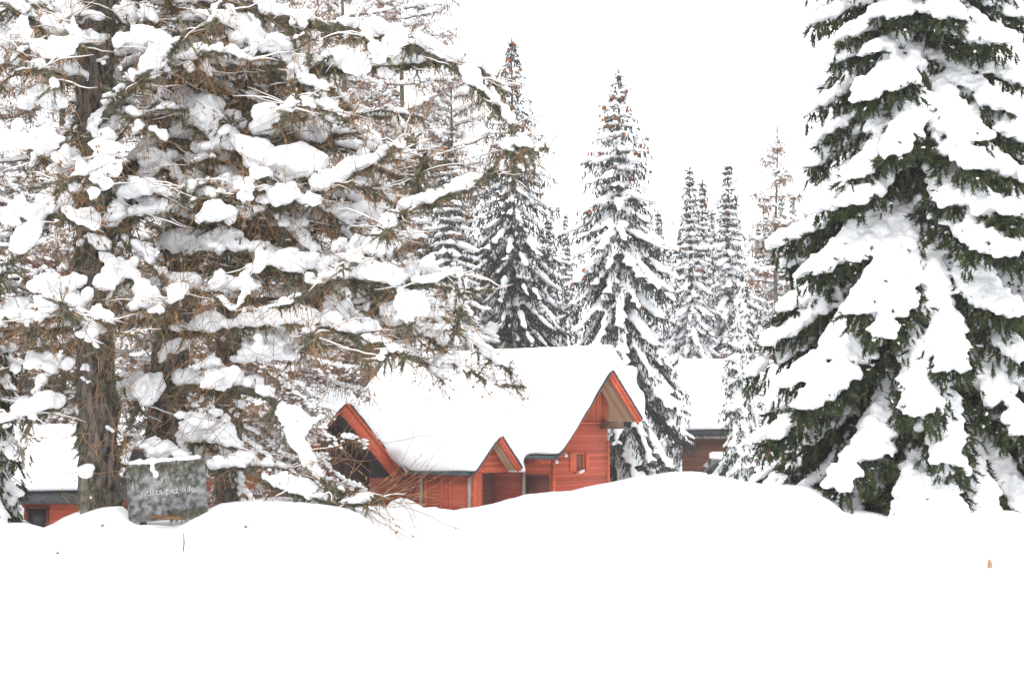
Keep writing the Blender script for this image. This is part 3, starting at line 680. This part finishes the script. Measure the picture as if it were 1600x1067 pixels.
def larch(seed, H, prof, z0, rt, dens=1.0, snow_amt=1.0, tw=.009, ztop=None):
    rng = np.random.default_rng(seed); wood, tb, sno = Buf(), Buf(), Buf()
    zt = np.linspace(0, H, 14)
    tp = np.stack([.1 * np.sin(zt * .5), .1 * np.cos(zt * .4), zt], 1); trunk_mesh(wood, tp, np.interp(zt, [0, H * .3, H], [rt, rt * .7, .02]), rng, 12, .05)
    z = z0
    while z < (ztop or H - .3):
        t = z / H
        for _ in range(int(rng.integers(1, 4))):
            L = interp(t, prof) * rng.uniform(.5, 1.15); az_ = rng.uniform(0, 6.28); K = 10; s = np.linspace(0, 1, K)
            el = R(rng.normal(interp(t, [(0, -12), (.6, 5), (1, 40)]), 10)) - R(30) * np.sin(s * 2.2) + R(35) * s ** 2
            hd = az_ + rng.normal(0, .3) * s; st = L / (K - 1)
            P = np.stack([np.cumsum(np.cos(hd) * np.cos(el) * st), np.cumsum(np.sin(hd) * np.cos(el) * st), z + np.cumsum(np.sin(el) * st)], 1) + rng.normal(0, .03, (K, 3)) * L * .2
            rr = np.linspace(.02 + L * .012, .01, K); tubes(wood, P[None], rr[None], 5)
            n2 = int(L * 3.2 * dens) + 2; q = rng.uniform(.15, 1, n2); bp = np.stack([np.interp(q, s, P[:, c]) for c in range(3)], 1)
            T = np.gradient(P, axis=0); bt = np.stack([np.interp(q, s, T[:, c]) for c in range(3)], 1); D_, S_, U_ = frames(bt)
            sg = rng.choice([-1, 1], n2)[:, None]; d2 = D_ * .7 + S_ * sg * .8 + rng.normal(0, .15, (n2, 3)); d2[:, 2] -= .15
            P2_ = twigs(wood, bp, d2, rng.uniform(.2, .42, n2) * L * (1.1 - q * .7), np.full(n2, .012), rng, .35, 5, curl=.2)
            # hanging twigs from limb and branchlets
            src = np.concatenate([P2_.reshape(-1, 3), P[3:]]); m = int(L * 34 * dens); i = rng.integers(0, len(src), m)
            d3 = rng.normal(0, .55, (m, 3)); d3[:, 2] -= .35
            twigs(tb, src[i] + rng.normal(0, .05, (m, 3)), d3, rng.uniform(.18, .7, m), np.full(m, tw), rng, 1.0, 4, knob=2.2, kbuf=tb, curl=.35)
            if snow_amt > 0:
                na = int(L / .07 * snow_amt); q = rng.uniform(0, .96, na); ph = rng.uniform(0, 6, 2)
                q = q[np.sin(q * L * 3 + ph[0]) + .6 * np.sin(q * L * 8 + ph[1]) + .75 > 0]; bp = np.stack([np.interp(q, s, P[:, c]) for c in range(3)], 1)
                bt = np.stack([np.interp(q, s, T[:, c]) for c in range(3)], 1)
                if len(q):
                    hh_ = rng.uniform(.04, .11, len(q)); bp[:, 2] += hh_; blobs(sno, bp, rng.uniform(.06, .13, len(q)), hh_, rng, None, 1.6, bt)
                pf = P2_.reshape(-1, 3); m = int(len(pf) * 1.1 * snow_amt); i = rng.integers(0, len(pf), m)
                blobs(sno, pf[i] + rng.normal(0, .05, (m, 3)) + np.array([0, 0, .04]), rng.uniform(.05, .13, m), rng.uniform(.03, .06, m), rng)
        z += rng.uniform(.22, .5) / dens
    return wood, tb, sno
def place_larch(q, loc_, label, group='larches', twig='twig_far', sc=1):
    r = empty('larch_tree', loc_, label, 'tree', group); wd, tb, sn = q
    wd.build('trunk', M['limb'], r, True); tb.build('twigs', M[twig], r)
    if sn.n: sn.build('snow', M['tree_snow'], r, True)
    r.scale = (sc,) * 3; return r
G_L = 'larches'
la = larch(51, 22, [(0, 2.6), (.3, 4.2), (.6, 3.6), (.85, 2.0), (1, .3)], 2.2, .28, 1.0)
l1 = place_larch(la, (px_x(622, 84), 84, -1.1), 'brown larch with hanging twigs behind the chalet roof left end')
lb = larch(52, 22, [(0, 2.5), (.3, 4.0), (.6, 3.4), (.85, 2.0), (1, .3)], 1.6, .28, 1.1)
l2 = place_larch(lb, (px_x(450, 54), 54, -1.0), 'brown-twigged larch left of the chalet, mostly hidden by mossy limbs')
lc = larch(53, 16, [(0, 2.3), (.25, 2.4), (.5, 2.0), (.75, 1.3), (.9, .5), (1, .1)], 1.0, .16, 1.25, tw=.011)
l3 = place_larch(lc, (px_x(1216, 88), 88, -1.2), 'pale bare larch right of the far narrow spruces', sc=1.42)
for src, px, Y, rz, lab in ((l1, 90, 50, 1.1, 'larch with brown hanging twigs directly behind the thick trunk'), (l2, 255, 51, 2.5, 'larch with brown twigs seen between the two mossy trunks'),
                            (l1, 370, 47, 4.0, 'larch with brown twigs just left of the chalet'), (l2, 530, 82, 5.2, 'brown larch rising behind the left gable of the chalet'),
                            (l2, 705, 86, .6, 'brown larch left of the coned dark spruce'), (l1, -90, 48, 2, 'larch at the far left edge of the picture')):
    r = copy_tree(src); r.location = (px_x(px, Y), Y, -1.1); r.rotation_euler.z = rz; r['label'] = lab; r.scale = (1.5 if px == 530 else 1.2 if px == 705 else 1,) * 3
l1.scale = (1.5, 1.5, 1.5)

# ---------------------------------------------------------------- big mossy larches in front
class Hero:
    def __init__(s, seed, base, smooth_sn=.045):
        s.rng = np.random.default_rng(seed); s.base = np.array(base, float); s.wood, s.trunk, s.lich, s.tw, s.sn, s.ts = Buf(), Buf(), Buf(), Buf(), Buf(), Buf()
    def limb(s, P, r0, r1, snow=1.0, lichen=1.0, twig=1.0, sub=1.0, lvl=0, big=1.0):
        rng = s.rng; P = np.asarray(P, float); seg = np.linalg.norm(np.diff(P, axis=0), axis=1); cum = np.concatenate([[0], np.cumsum(seg)]); L = cum[-1]
        n = max(5, int(L / .12)); q = np.linspace(0, L, n)
        # smooth the hand-laid corners
        Q = np.stack([np.interp(q, cum, P[:, c]) for c in range(3)], 1)
        for _ in range(3): Q[1:-1] = .25 * Q[:-2] + .5 * Q[1:-1] + .25 * Q[2:]
        Q[1:] += np.cumsum(rng.normal(0, .012, (n - 1, 3)), 0) * .8
        T = np.gradient(Q, axis=0); T /= np.linalg.norm(T, axis=1, keepdims=True) + 1e-9
        rad = np.linspace(r0, r1, n) * rng.uniform(.85, 1.2, n); tubes(s.wood, Q[None], rad[None], 7)
        def P_at(u): u = np.asarray(u) * (n - 1); return np.stack([np.interp(u, np.arange(n), Q[:, c]) for c in range(3)], 1)
        def T_at(u): u = np.asarray(u) * (n - 1); return np.stack([np.interp(u, np.arange(n), T[:, c]) for c in range(3)], 1)
        # lichen: fuzz round the limb and beards under it, in patches
        m = int(L * 195 * lichen)
        if m:
            u = rng.uniform(0, 1, m); ph = rng.uniform(0, 6, 2); g = np.sin(u * L * 4 + ph[0]) + .7 * np.sin(u * L * 11 + ph[1]) + .9; keep = g > rng.uniform(-.3, 1.0, m); u = u[keep]; g = g[keep]; m = len(u)
            c = P_at(u); rr = np.interp(u, [0, 1], [r0, r1]); a = rng.uniform(0, 6.28, m); D_, S_, U_ = frames(T_at(u))
            nd = S_ * np.cos(a)[:, None] + U_ * (np.sin(a) * .8 - .15)[:, None]
            c = c + nd * rr[:, None] * .8; d = nd * .8 + rng.normal(0, .55, (m, 3)); d[:, 2] -= rng.uniform(.0, 1.2, m)
            D2, S2, U2 = frames(d); ln = rng.uniform(.035, .085, m) * (1 + 2.2 * (rng.random(m) < .13) * np.clip(g, 0, 1.6)); wd = rng.uniform(.02, .042, m)
            inst(s.lich, SHOOT, D2 * ln[:, None], S2 * wd[:, None], U2 * wd[:, None], c)
        # snow
        if snow > 0:
            k1 = (1.05, .78, .6)[lvl]; m = int(L / (.05, .07, .08)[lvl]); u = rng.uniform(0, .97, m); ph = rng.uniform(0, 6, 3)
            lv = np.sin(u * L * 3.1 + ph[0]) + .9 * np.sin(u * L * 7.7 + ph[1]) + (.95, .7, .5)[lvl] * snow
            tz = np.abs(T_at(u)[:, 2]); keep = (lv > .25) & (tz < .85); u = u[keep]; lv = np.clip(lv[keep], 0, 2)
            if len(u):
                c = P_at(u); rr = np.interp(u, [0, 1], [r0, r1]); k = k1 * big * (.35 + .65 * lv) * np.interp(u, [0, .7, 1], [1, .9, .5]) * rng.choice([.55, 1, 1.6], len(u), p=[.5, .35, .15])
                h = (.035 + .055 * k) * rng.uniform(.6, 1.4, len(u)); lat = rng.normal(0, .06, (len(u), 2)) * k[:, None]; c[:, :2] += lat; c[:, 2] += rr * .8 + h * .6
                blobs(s.sn, c, (.045 + .075 * k) * rng.uniform(.6, 1.4, len(u)), h, rng, None, rng.uniform(.9, 1.7, len(u)), T_at(u))
        # twigs
        m = int(L * 15 * twig)
        if m:
            u = rng.uniform(.05, 1, m); d = rng.normal(0, .6, (m, 3)) + T_at(u) * .5; d[:, 2] += rng.normal(-.05, .4, m)
            TP = twigs(s.tw, P_at(u), d, rng.uniform(.25, 1.0, m), rng.uniform(.004, .0085, m), rng, .25, 6, knob=.8, kbuf=s.tw, curl=.4)
            flat = np.abs(TP[:, -1, 2] - TP[:, 0, 2]) < .35 * np.linalg.norm(TP[:, -1] - TP[:, 0], axis=1); mm = (rng.random(m) < .6) & flat; Q_ = TP[mm].copy(); Q_[:, :, 2] += .011; tubes(s.ts, Q_, rng.uniform(.006, .014, mm.sum())[:, None] * np.array([.7, 1, 1.1, .9, .6, .2])[None], 5)
            i = rng.integers(0, m, m); k = rng.integers(1, 5, m); d = rng.normal(0, .7, (m, 3)); twigs(s.tw, TP[i, k], d, rng.uniform(.12, .45, m), np.full(m, .0035), rng, .3, 4, curl=.4)
        # branches off the limb
        if lvl < 2:
            m = int(L * (1.4 if lvl == 0 else 1.1) * sub)
            for u in rng.uniform(.12, 1, m):
                b0 = P_at([u])[0]; t0 = T_at([u])[0]; sd = np.cross(t0, (0, 0, 1.0)); sd /= np.linalg.norm(sd) + 1e-9
                d0 = t0 * rng.uniform(.2, .9) + sd * rng.choice([-1, 1]) * rng.uniform(.4, 1.0) + np.array([0, 0, rng.uniform(-.5, .35)]); d0 /= np.linalg.norm(d0)
                l = rng.uniform(.5, 1.5) * (1 if lvl == 0 else .5) * min(1, L / 2.5 + .3); K = 6; pts = [b0]
                for k in range(K):
                    d0 = d0 + rng.normal(0, .16, 3) + np.array([0, 0, -.10]); d0 /= np.linalg.norm(d0); pts.append(pts[-1] + d0 * l / K)
                s.limb(pts, max(.012, r0 * .35), .008, snow * rng.uniform(.6, 1.1), lichen * .45, twig * .95, sub, lvl + 1, big * .8)
    def pad(s, c, rx, h, n=14):
        """a cushion of snow lying on a spray of twigs"""
        rng = s.rng; P = np.array(c) + rng.normal(0, 1, (n, 3)) * np.array([rx, rx, h * .6]) * .55; P[:, 2] -= ((P[:, 0] - c[0]) ** 2 + (P[:, 1] - c[1]) ** 2) * .35
        blobs(s.sn, P, rng.uniform(.35, .7, n) * rx * .8, rng.uniform(.5, 1, n) * h * .7, rng, ICO1)
    def mk_trunk(s, pts, rads, lichen=1.0):
        rng = s.rng; pts = np.array(pts, float); K = 90; u = np.linspace(0, 1, K); uu = np.linspace(0, 1, len(pts)); P = np.stack([np.interp(u, uu, pts[:, c]) for c in range(3)], 1); P[:, :2] += np.cumsum(rng.normal(0, .006, (K, 2)), 0)
        rad = np.interp(u, uu, rads); trunk_mesh(s.trunk, P, rad, rng, 22, .05)
        m = int(2600 * lichen); q = rng.random(m) ** 1.0; c = np.stack([np.interp(q, u, P[:, k]) for k in range(3)], 1); a = rng.uniform(0, 6.28, m); nd = np.stack([np.cos(a), np.sin(a), 0 * a], 1)
        g = np.sin(c[:, 2] * 2.3 + a * 2) + .8 * np.sin(c[:, 2] * 6 + a) > rng.uniform(-.2, 1.2, m); c = c[g]; nd = nd[g]; rr = np.interp(q[g], u, rad)
        d = nd * .5 + rng.normal(0, .3, nd.shape); d[:, 2] -= 1.0; D2, S2, U2 = frames(d); ln = rng.uniform(.05, .2, len(c)); wd = rng.uniform(.015, .04, len(c))
        inst(s.lich, SHOOT, D2 * ln[:, None], S2 * wd[:, None], U2 * wd[:, None], c + nd * rr[:, None] * .95)
        m = int(34 * (pts[-1][2] - pts[0][2])); q = rng.random(m); c = np.stack([np.interp(q, u, P[:, k]) for k in range(3)], 1); a = rng.uniform(0, 6.28, m); nd = np.stack([np.cos(a), np.sin(a), rng.normal(0, .35, m)], 1)
        twigs(s.tw, c + nd * (np.interp(q, u, rad) * .8)[:, None], nd, rng.uniform(.3, 1.1, m), rng.uniform(.004, .008, m), rng, -.2, 6, curl=.5)
        # snow caught on the bark
        m = int(5 * (pts[-1][2] - pts[0][2])); q = rng.random(m); c = np.stack([np.interp(q, u, P[:, k]) for k in range(3)], 1); a = rng.uniform(0, 6.28, m); nd = np.stack([np.cos(a), np.sin(a), 0 * a], 1)
        c = np.repeat(c + nd * np.interp(q, u, rad)[:, None], 5, 0) + rng.normal(0, .05, (5 * m, 3)); blobs(s.sn, c, rng.uniform(.02, .07, 5 * m), rng.uniform(.02, .07, 5 * m), rng)
    def finish(s, label, group):
        r = empty('larch_tree', tuple(s.base), label, 'tree', group)
        for nm, bf_, m, sm in (('trunk', s.trunk, 'bark', True), ('limbs', s.wood, 'limb', True), ('lichen', s.lich, 'lichen', False), ('twigs', s.tw, 'twig', False), ('twig_snow', s.ts, 'tree_snow', True)):
            for k in range(len(bf_.v)): bf_.v[k] = bf_.v[k] - s.base.astype(np.float32)
            bf_.build(nm, M[m], r, sm)
        for k in range(len(s.sn.v)): s.sn.v[k] = s.sn.v[k] - s.base.astype(np.float32)
        link('snow', remeshed(s.sn, 'snow', .028, 2, .5, lump=.09, lump_size=.13, fine=.045), M['tree_snow'], r)
        return r
def route(pts, D): return [tuple(at(p[0], p[1], D + (p[2] if len(p) > 2 else 0))) for p in pts]
def fill(h, x, y, z0, z1, step, Lf, azs=None, r0=.06, **kw):
    rng = h.rng; z = z0
    while z < z1:
        a = rng.uniform(0, 6.28) if azs is None else R(rng.uniform(*azs)); L = Lf(z) * rng.uniform(.55, 1.15); K = 9; pts = [(x, y, z)]; el = R(rng.uniform(-30, 20)); d = np.array([math.cos(a) * math.cos(el), math.sin(a) * math.cos(el), math.sin(el)])
        for k in range(K):
            d = d + rng.normal(0, .13, 3) + np.array([0, 0, -.05 if k < 5 else .07]); d /= np.linalg.norm(d); pts.append(tuple(np.array(pts[-1]) + d * L / K))
        h.limb(pts, r0, .015, **kw); z += step * rng.uniform(.6, 1.4)

# thick left trunk
DA = 24.0
hA = Hero(61, at(152, 800, DA)); bA = hA.base
def tx(px, py, D): return tuple(at(px, py, D))
tA = [tx(158, 812, DA), tx(150, 600, DA), tx(148, 400, DA), tx(142, 200, DA), tx(150, 30, DA), tx(160, -130, DA), tx(165, -330, DA)]
hA.mk_trunk(tA, [.34, .31, .31, .29, .27, .2, .06], 3.0)
for pts, r0, kw in (
        ([(140, 130), (70, 115, -.5), (0, 95, -1), (-80, 110, -1.2)], .09, {}),
        ([(140, 300), (85, 325, -.6), (30, 390, -1.2), (-20, 450, -1.4)], .09, dict(big=1.4)),
        ([(150, 500), (90, 492, -.6), (40, 500, -1), (-20, 520, -1.3)], .08, dict(big=1.5)),
        ([(140, 620), (80, 640, -.4), (20, 662, -.7), (-40, 690, -.9)], .05, {}),
        ([(145, 210), (190, 150, -.5), (250, 110, -.9), (300, 60, -1.2)], .08, {}),
        ([(145, 80), (90, 60, -.6), (30, 20, -1), (-30, 0, -1.4)], .08, {}),
        ([(150, 380), (200, 420, -.5), (240, 470, -.8), (262, 540, -1.0)], .06, {})):
    hA.limb(route(pts, DA - .2), r0, .02, **kw)
c0 = at(148, 400, DA)
fill(hA, c0.x, DA, 4.4, 11.2, .42, lambda z: 2.6, r0=.05, snow=1.0, twig=1.0)
for px, py, rx in ((85, 440, .38), (60, 560, .3), (110, 250, .3), (30, 330, .35), (235, 60, .4), (40, 210, .45), (20, 60, .5), (60, 150, .35)):
    hA.pad(at(px, py, DA - 1 + hA.rng.uniform(-.6, .3)), rx, .2)
hA.finish('thick-trunked mossy larch standing left of the weathered board', G_L)

# second trunk with the long limbs to the right
DB = 25.2
hB = Hero(62, at(275, 800, DB))
tB = [tx(262, 812, DB), tx(262, 620, DB), tx(275, 450, DB), tx(288, 300, DB), tx(285, 150, DB), tx(300, 0, DB), tx(310, -160, DB), tx(315, -360, DB)]
hB.mk_trunk(tB, [.36, .32, .31, .30, .27, .22, .15, .05], 2.0)
LB = [
    ([(270, 160), (310, 200, -.5), (370, 240, -.9), (430, 268, -1.2), (520, 285, -1.4), (600, 300, -1.5)], .13, dict(big=1.8, snow=1.3)),
    ([(285, 20), (350, 40, -.4), (410, 80, -.8), (470, 130, -1), (520, 200, -1.2)], .11, dict(big=1.3, lichen=1.4)),
    ([(290, 115), (350, 108, -.4), (430, 108, -.7), (520, 115, -.9), (620, 112, -1.1), (700, 95, -1.2), (760, 110, -1.2)], .10, dict(big=1.2, lichen=1.3)),
    ([(300, 10), (380, 5, -.5), (460, 30, -.9), (560, 45, -1.3), (650, 70, -1.6), (710, 100, -1.7), (770, 160, -1.7), (812, 205, -1.7), (832, 235, -1.7)], .10, dict(lichen=1.5, big=1.1)),
    ([(275, 400), (340, 385, -.5), (400, 400, -1), (450, 430, -1.3), (510, 448, -1.5), (590, 440, -1.7), (660, 445, -1.8), (735, 432, -1.9)], .12, dict(lichen=1.6, big=1.5)),
    ([(430, 420, -1.2), (500, 425, -1.5), (560, 405, -1.7), (610, 370, -1.8), (635, 325, -1.9), (655, 270, -1.9), (668, 232, -1.9)], .09, dict(lichen=1.7, big=1.0)),
    ([(632, 330, -1.9), (680, 312, -1.9), (730, 295, -1.9), (765, 275, -1.9), (785, 245, -1.9)], .055, dict(lichen=1.2, big=.9, twig=.7)),
    ([(285, 340), (350, 350, -.7), (420, 330, -1.2), (500, 300, -1.6), (570, 260, -1.8), (620, 240, -1.9)], .06, dict(twig=1.3)),
    ([(262, 610), (310, 600, -.5), (370, 602, -.9), (415, 612, -1.2), (440, 650, -1.4), (462, 700, -1.6), (490, 745, -1.7), (540, 782, -1.8)], .10, dict(lichen=1.3, big=1.05, sub=.3, twig=.9)),
    ([(330, 735, -.8), (380, 730, -1.1), (430, 762, -1.3), (490, 785, -1.5), (550, 796, -1.7), (610, 784, -1.9)], .05, dict(lichen=.8, big=.8, sub=.4)),
    ([(270, 520), (340, 520, -.8), (420, 505, -1.2), (500, 510, -1.6), (570, 530, -1.8), (640, 560, -2)], .06, dict(twig=1.5, big=1.1)),
    ([(280, 250), (230, 270, -.5), (200, 310, -.9), (190, 360, -1.2)], .06, {}),
    ([(262, 560), (230, 590, -.4), (205, 650, -.8), (190, 700, -1)], .05, {}),
    ([(262, 680), (300, 690, -.4), (350, 690, -.8), (400, 715, -1)], .06, dict(big=1.5)),
]
for pts, r0, kw in LB: hB.limb(route(pts, DB - .2), r0, .018, **kw)
fill(hB, at(282, 300, DB).x, DB, 5.3, 11.2, .42, lambda z: 2.8, azs=(-110, 80), r0=.055, snow=1.0, twig=1.1)
fill(hB, at(282, 300, DB).x, DB, 3.6, 11.2, .5, lambda z: 2.2, azs=(100, 250), r0=.05)
fill(hB, at(282, 300, DB).x, DB, 7.0, 11.2, .55, lambda z: 5.0, azs=(-40, 25), r0=.075, snow=1.0, twig=1.0)
for px, py, rx in ((230, 290, .42), (350, 380, .35), (520, 285, .5), (400, 60, .45), (480, 170, .35), (340, 330, .35), (410, 500, .5), (400, 545, .5), (355, 585, .35), (320, 655, .3), (420, 530, .4), (245, 700, .35), (560, 330, .4),
                   (620, 75, .4), (560, 100, .3), (440, 300, .35), (480, 400, .35), (360, 440, .35), (620, 480, .35), (660, 420, .3), (560, 380, .3), (200, 60, .4), (330, 230, .35)):
    hB.pad(at(px, py, DB - 1.2 + hB.rng.uniform(-.8, .6)), rx, .2)
for n_, (pa, pb, pc, pd), dx_ in ((40, (530, 765, 650, 792), 1), (14, (480, 690, 560, 750), 1), (60, (110, 470, 200, 740), .4), (50, (230, 480, 330, 720), .5), (30, (240, 420, 330, 560), .5)):
    rr_ = hB.rng; bs = np.array([tuple(at(rr_.uniform(pa, pc), rr_.uniform(pb, pd), DB - 2.0 + rr_.uniform(-.3, .4))) for _ in range(n_)])
    d_ = np.stack([rr_.uniform(.2, 1.2, n_) * dx_, rr_.normal(0, .3, n_), rr_.uniform(-.4, .7, n_)], 1)
    twigs(hB.tw, bs, d_, rr_.uniform(.5, 1.5, n_), rr_.uniform(.004, .007, n_), rr_, -.25, 8, knob=.8, kbuf=hB.tw, curl=.45)
hB.finish('mossy larch whose long snowy limbs reach right over the chalet', G_L)

# third trunk, seen right of the weathered board
DC = 27.5
hC = Hero(63, at(357, 790, DC))
hC.mk_trunk([tx(357, 800, DC), tx(352, 640, DC), tx(350, 450, DC), tx(352, 200, DC), tx(355, -60, DC), tx(356, -250, DC)], [.26, .24, .22, .2, .14, .04], 1.2)
for pts, r0, kw in (
        ([(352, 470), (430, 470, -.3), (520, 470, -.5), (600, 490, -.7), (660, 525, -.9), (710, 565, -1), (760, 600, -1), (818, 606, -1)], .07, dict(lichen=.5, big=.9, twig=1.5, sub=.5)),
        ([(352, 520), (430, 560, -.4), (470, 545, -.6), (520, 535, -.8), (600, 540, -1), (660, 560, -1)], .07, dict(lichen=1.0, twig=1.8, sub=.7, snow=.6)),
        ([(352, 420), (480, 430, -.4), (600, 450, -.6), (700, 500, -.8), (760, 560, -.9), (800, 585, -.9)], .06, dict(lichen=.4, twig=1.5, sub=.5, big=.8))):
    hC.limb(route(pts, DC), r0, .012, **kw)
fill(hC, at(352, 300, DC).x, DC, 6.2, 11.5, .5, lambda z: 3.4, azs=(-60, 60), r0=.05, lichen=.7, twig=1.3)
for px, py, rx in ((640, 490, .45), (520, 480, .35), (700, 560, .25)): hC.pad(at(px, py, DC - .8), rx, .16)
hC.finish('brown-barked larch standing right of the weathered board', G_L)

# ---------------------------------------------------------------- weathered board with faint lettering
DS = 22.6
c = at(261, 766, DS)
bo = empty('notice_board', (c.x, DS, c.z), 'weathered grey notice board with faint lettering, mossy, between the larch trunks', 'sign')
bo.rotation_euler = (R(-6), R(-5), 0)
wB, hB_ = .62, .46
def rounded(wd, ht, r, y):
    pts = []
    for cx, cz_, a0 in ((wd - r, ht - r, 0), (-wd + r, ht - r, 90), (-wd + r, -ht + r, 180), (wd - r, -ht + r, 270)):
        for k in range(5): a = R(a0 + k * 22.5); pts.append((cx + r * math.cos(a), y, cz_ + r * math.sin(a)))
    return pts
bf = Buf(); prism(bf, rounded(wB, hB_, .08, -.03), ey * .06); bf.build('panel', M['stone'], bo)
def text(body, size, x, z, name='lettering', spacing=1.0):
    cu = bpy.data.curves.new(name, 'FONT'); cu.body = body; cu.size = size; cu.extrude = .003; cu.align_x = 'LEFT'; cu.space_character = spacing
    t = bpy.data.objects.new('tmp', cu); C.objects.link(t); dg = bpy.context.evaluated_depsgraph_get()
    me = bpy.data.meshes.new_from_object(t.evaluated_get(dg)); bpy.data.objects.remove(t)
    me.materials.clear(); o = link(name, me, M['letter'], bo); o.rotation_euler = (R(90), 0, 0); o.location = (x, -.034, z); return o
text('nosta pezkelea', .155, -.40, -.06)
text('zona', .12, -.20, .10)
rng = np.random.default_rng(8)
mb = Buf(); n = 420; px_ = rng.uniform(-wB, wB, n); pz_ = hB_ - np.abs(rng.normal(0, .13, n)) * (1 + .8 * np.sin(px_ * 7))
low = rng.random(n) < .35; pz_[low] = -hB_ + rng.uniform(0, .16, low.sum()); px_[low] = rng.uniform(.0, wB, low.sum())
d = rng.normal(0, .3, (n, 3)) + np.array([0, -.35, -1]); D2, S2, U2 = frames(d); ln = rng.uniform(.03, .10, n)
inst(mb, SHOOT, D2 * ln[:, None], S2 * .014, U2 * .014, np.stack([px_, np.full(n, -.035), pz_], 1)); mb.build('moss', M['lichen'], bo)
sb = Buf(); blobs(sb, [(x_, 0, hB_ + .02) for x_ in np.linspace(-.55, .5, 16)], rng.uniform(.05, .1, 16), rng.uniform(.03, .07, 16), rng)
blobs(sb, [(-.18 + rng.uniform(-.05, .05), -.05, hB_ - .1 * k) for k in range(3)], .05, .07, rng)
link('snow_cap', remeshed(sb, 'snow_cap', .015, 3), M['tree_snow'], bo)
for s in (-1, 1):
    bf = Buf(); boxm(bf, (s * .42, .075, -.5), ex * .045, ey * .04, UPV * .85); bf.build('post', M['limb'], bo)
p = at(262, 810, 22.2); bf = Buf(); boxm(bf, (0, 0, 0), ex * .26, ey * .05, UPV * .012)
o = bf.build('fallen_plank', M['purl']); o.location = (p.x, 22.2, p.z + .02); o.rotation_euler = (R(20), R(2), R(5)); tag(o, 'short brown plank lying in snow under the weathered board', 'plank')

# mossy post beside the thick trunk
p = at(133, 800, 23.0)
po = empty('wooden_post', (p.x, 23.0, p.z), 'short mossy post capped with snow, left of the thick trunk', 'post')
bf = Buf(); K = 9; tubes(bf, np.array([[(0, 0, z_) for z_ in np.linspace(-.2, .56, K)]]), np.random.default_rng(1).uniform(.065, .08, (1, K)), 8); bf.poly([(-.05, -.05, .56), (.05, -.05, .56), (.05, .05, .56), (-.05, .05, .56)], [(0, 1, 2, 3)]); bf.build('shaft', M['limb'], po, True)
sb = Buf(); blobs(sb, [(0, 0, .62), (.03, 0, .70), (-.03, .02, .66)], .13, .08, rng, ICO2); link('snow_cap', remeshed(sb, 'snow_cap', .02, 3), M['tree_snow'], po)

# sticks, leaf and litter on the snow
def stick(px0, py0, px1, py1, D, r, label, name='stick'):
    a = at(px0, py0, D); b_ = at(px1, py1, D); bf = Buf(); P = np.array([[(0, 0, 0), tuple((b_ - a) * .5 + Vector((.01, 0, 0))), tuple(b_ - a)]]); tubes(bf, P, np.array([[r, r, r * .7]]), 6)
    o = bf.build(name, M['limb']); o.location = a; return tag(o, label, name)
stick(1062, 772, 1057, 742, 39.5, .012, 'thin pale stake leaning in the snow below the log cottage')
def ground_hit(px, py):
    Y = 8.0
    while Y < 60:
        p = at(px, py, Y)
        if p.z <= ground_z(p.x, Y): return p
        Y += .05
    return at(px, py, 25)
q_ = ground_hit(286, 862); stick(286, 864, 287, 832, q_.y, .009, 'thin bare stick standing in the snow below the weathered board')
q_ = ground_hit(1545, 888)
bm = bmesh.new(); bmesh.ops.create_grid(bm, x_segments=4, y_segments=6, size=1)
for v in bm.verts:
    wv = (1 - v.co.y ** 2) ** .6 if abs(v.co.y) < 1 else 0; v.co.x *= .45 * wv * (1 - .3 * v.co.y); v.co.z = .25 * v.co.x ** 2 * 4 + .12 * v.co.y ** 2
    v.co *= .085
me = bpy.data.meshes.new('leaf'); bm.to_mesh(me); bm.free(); o = link('dry_leaf', me, M['leaf']); o.location = q_ + Vector((0, -.02, .05)); o.rotation_euler = (R(70), R(15), R(10)); tag(o, 'small dry brown leaf standing in the snow at lower right', 'leaf')
for i_, (px, py) in enumerate(((384, 824), (618, 823), (160, 822), (90, 865))):
    q_ = ground_hit(px, py); bf = Buf(); rr = .018
    inst(bf, ICO1, np.array([[rr * 1.6, 0, 0]]), np.array([[0, rr, 0]]), np.array([[0, 0, rr * .8]]), [(0, 0, 0)])
    tubes(bf, np.array([[(-.03, 0, 0), (.0, 0, .015), (.05, 0, .03)]]), np.full((1, 3), .004), 4)
    o = bf.build('bark_crumb', M['limb']); o.location = q_ + Vector((0, 0, .01)); tag(o, 'dark crumb of bark fallen on the snow bank', 'twig', 'crumbs on the snow')

# ---------------------------------------------------------------- air
hz = Buf(); boxm(hz, (0, 192, 23.5), ex * 322, ey * 246, UPV * 27.5)
hm = bpy.data.materials.new('haze_air'); hm.use_nodes = True; hn = hm.node_tree; hn.nodes.clear()
ho = hn.nodes.new('ShaderNodeOutputMaterial'); hv = hn.nodes.new('ShaderNodeVolumePrincipled')
hv.inputs['Color'].default_value = (.985, .99, 1, 1); hv.inputs['Density'].default_value = .00045
hn.links.new(hv.outputs[0], ho.inputs['Volume'])
tag(hz.build('haze', hm), kind='stuff')
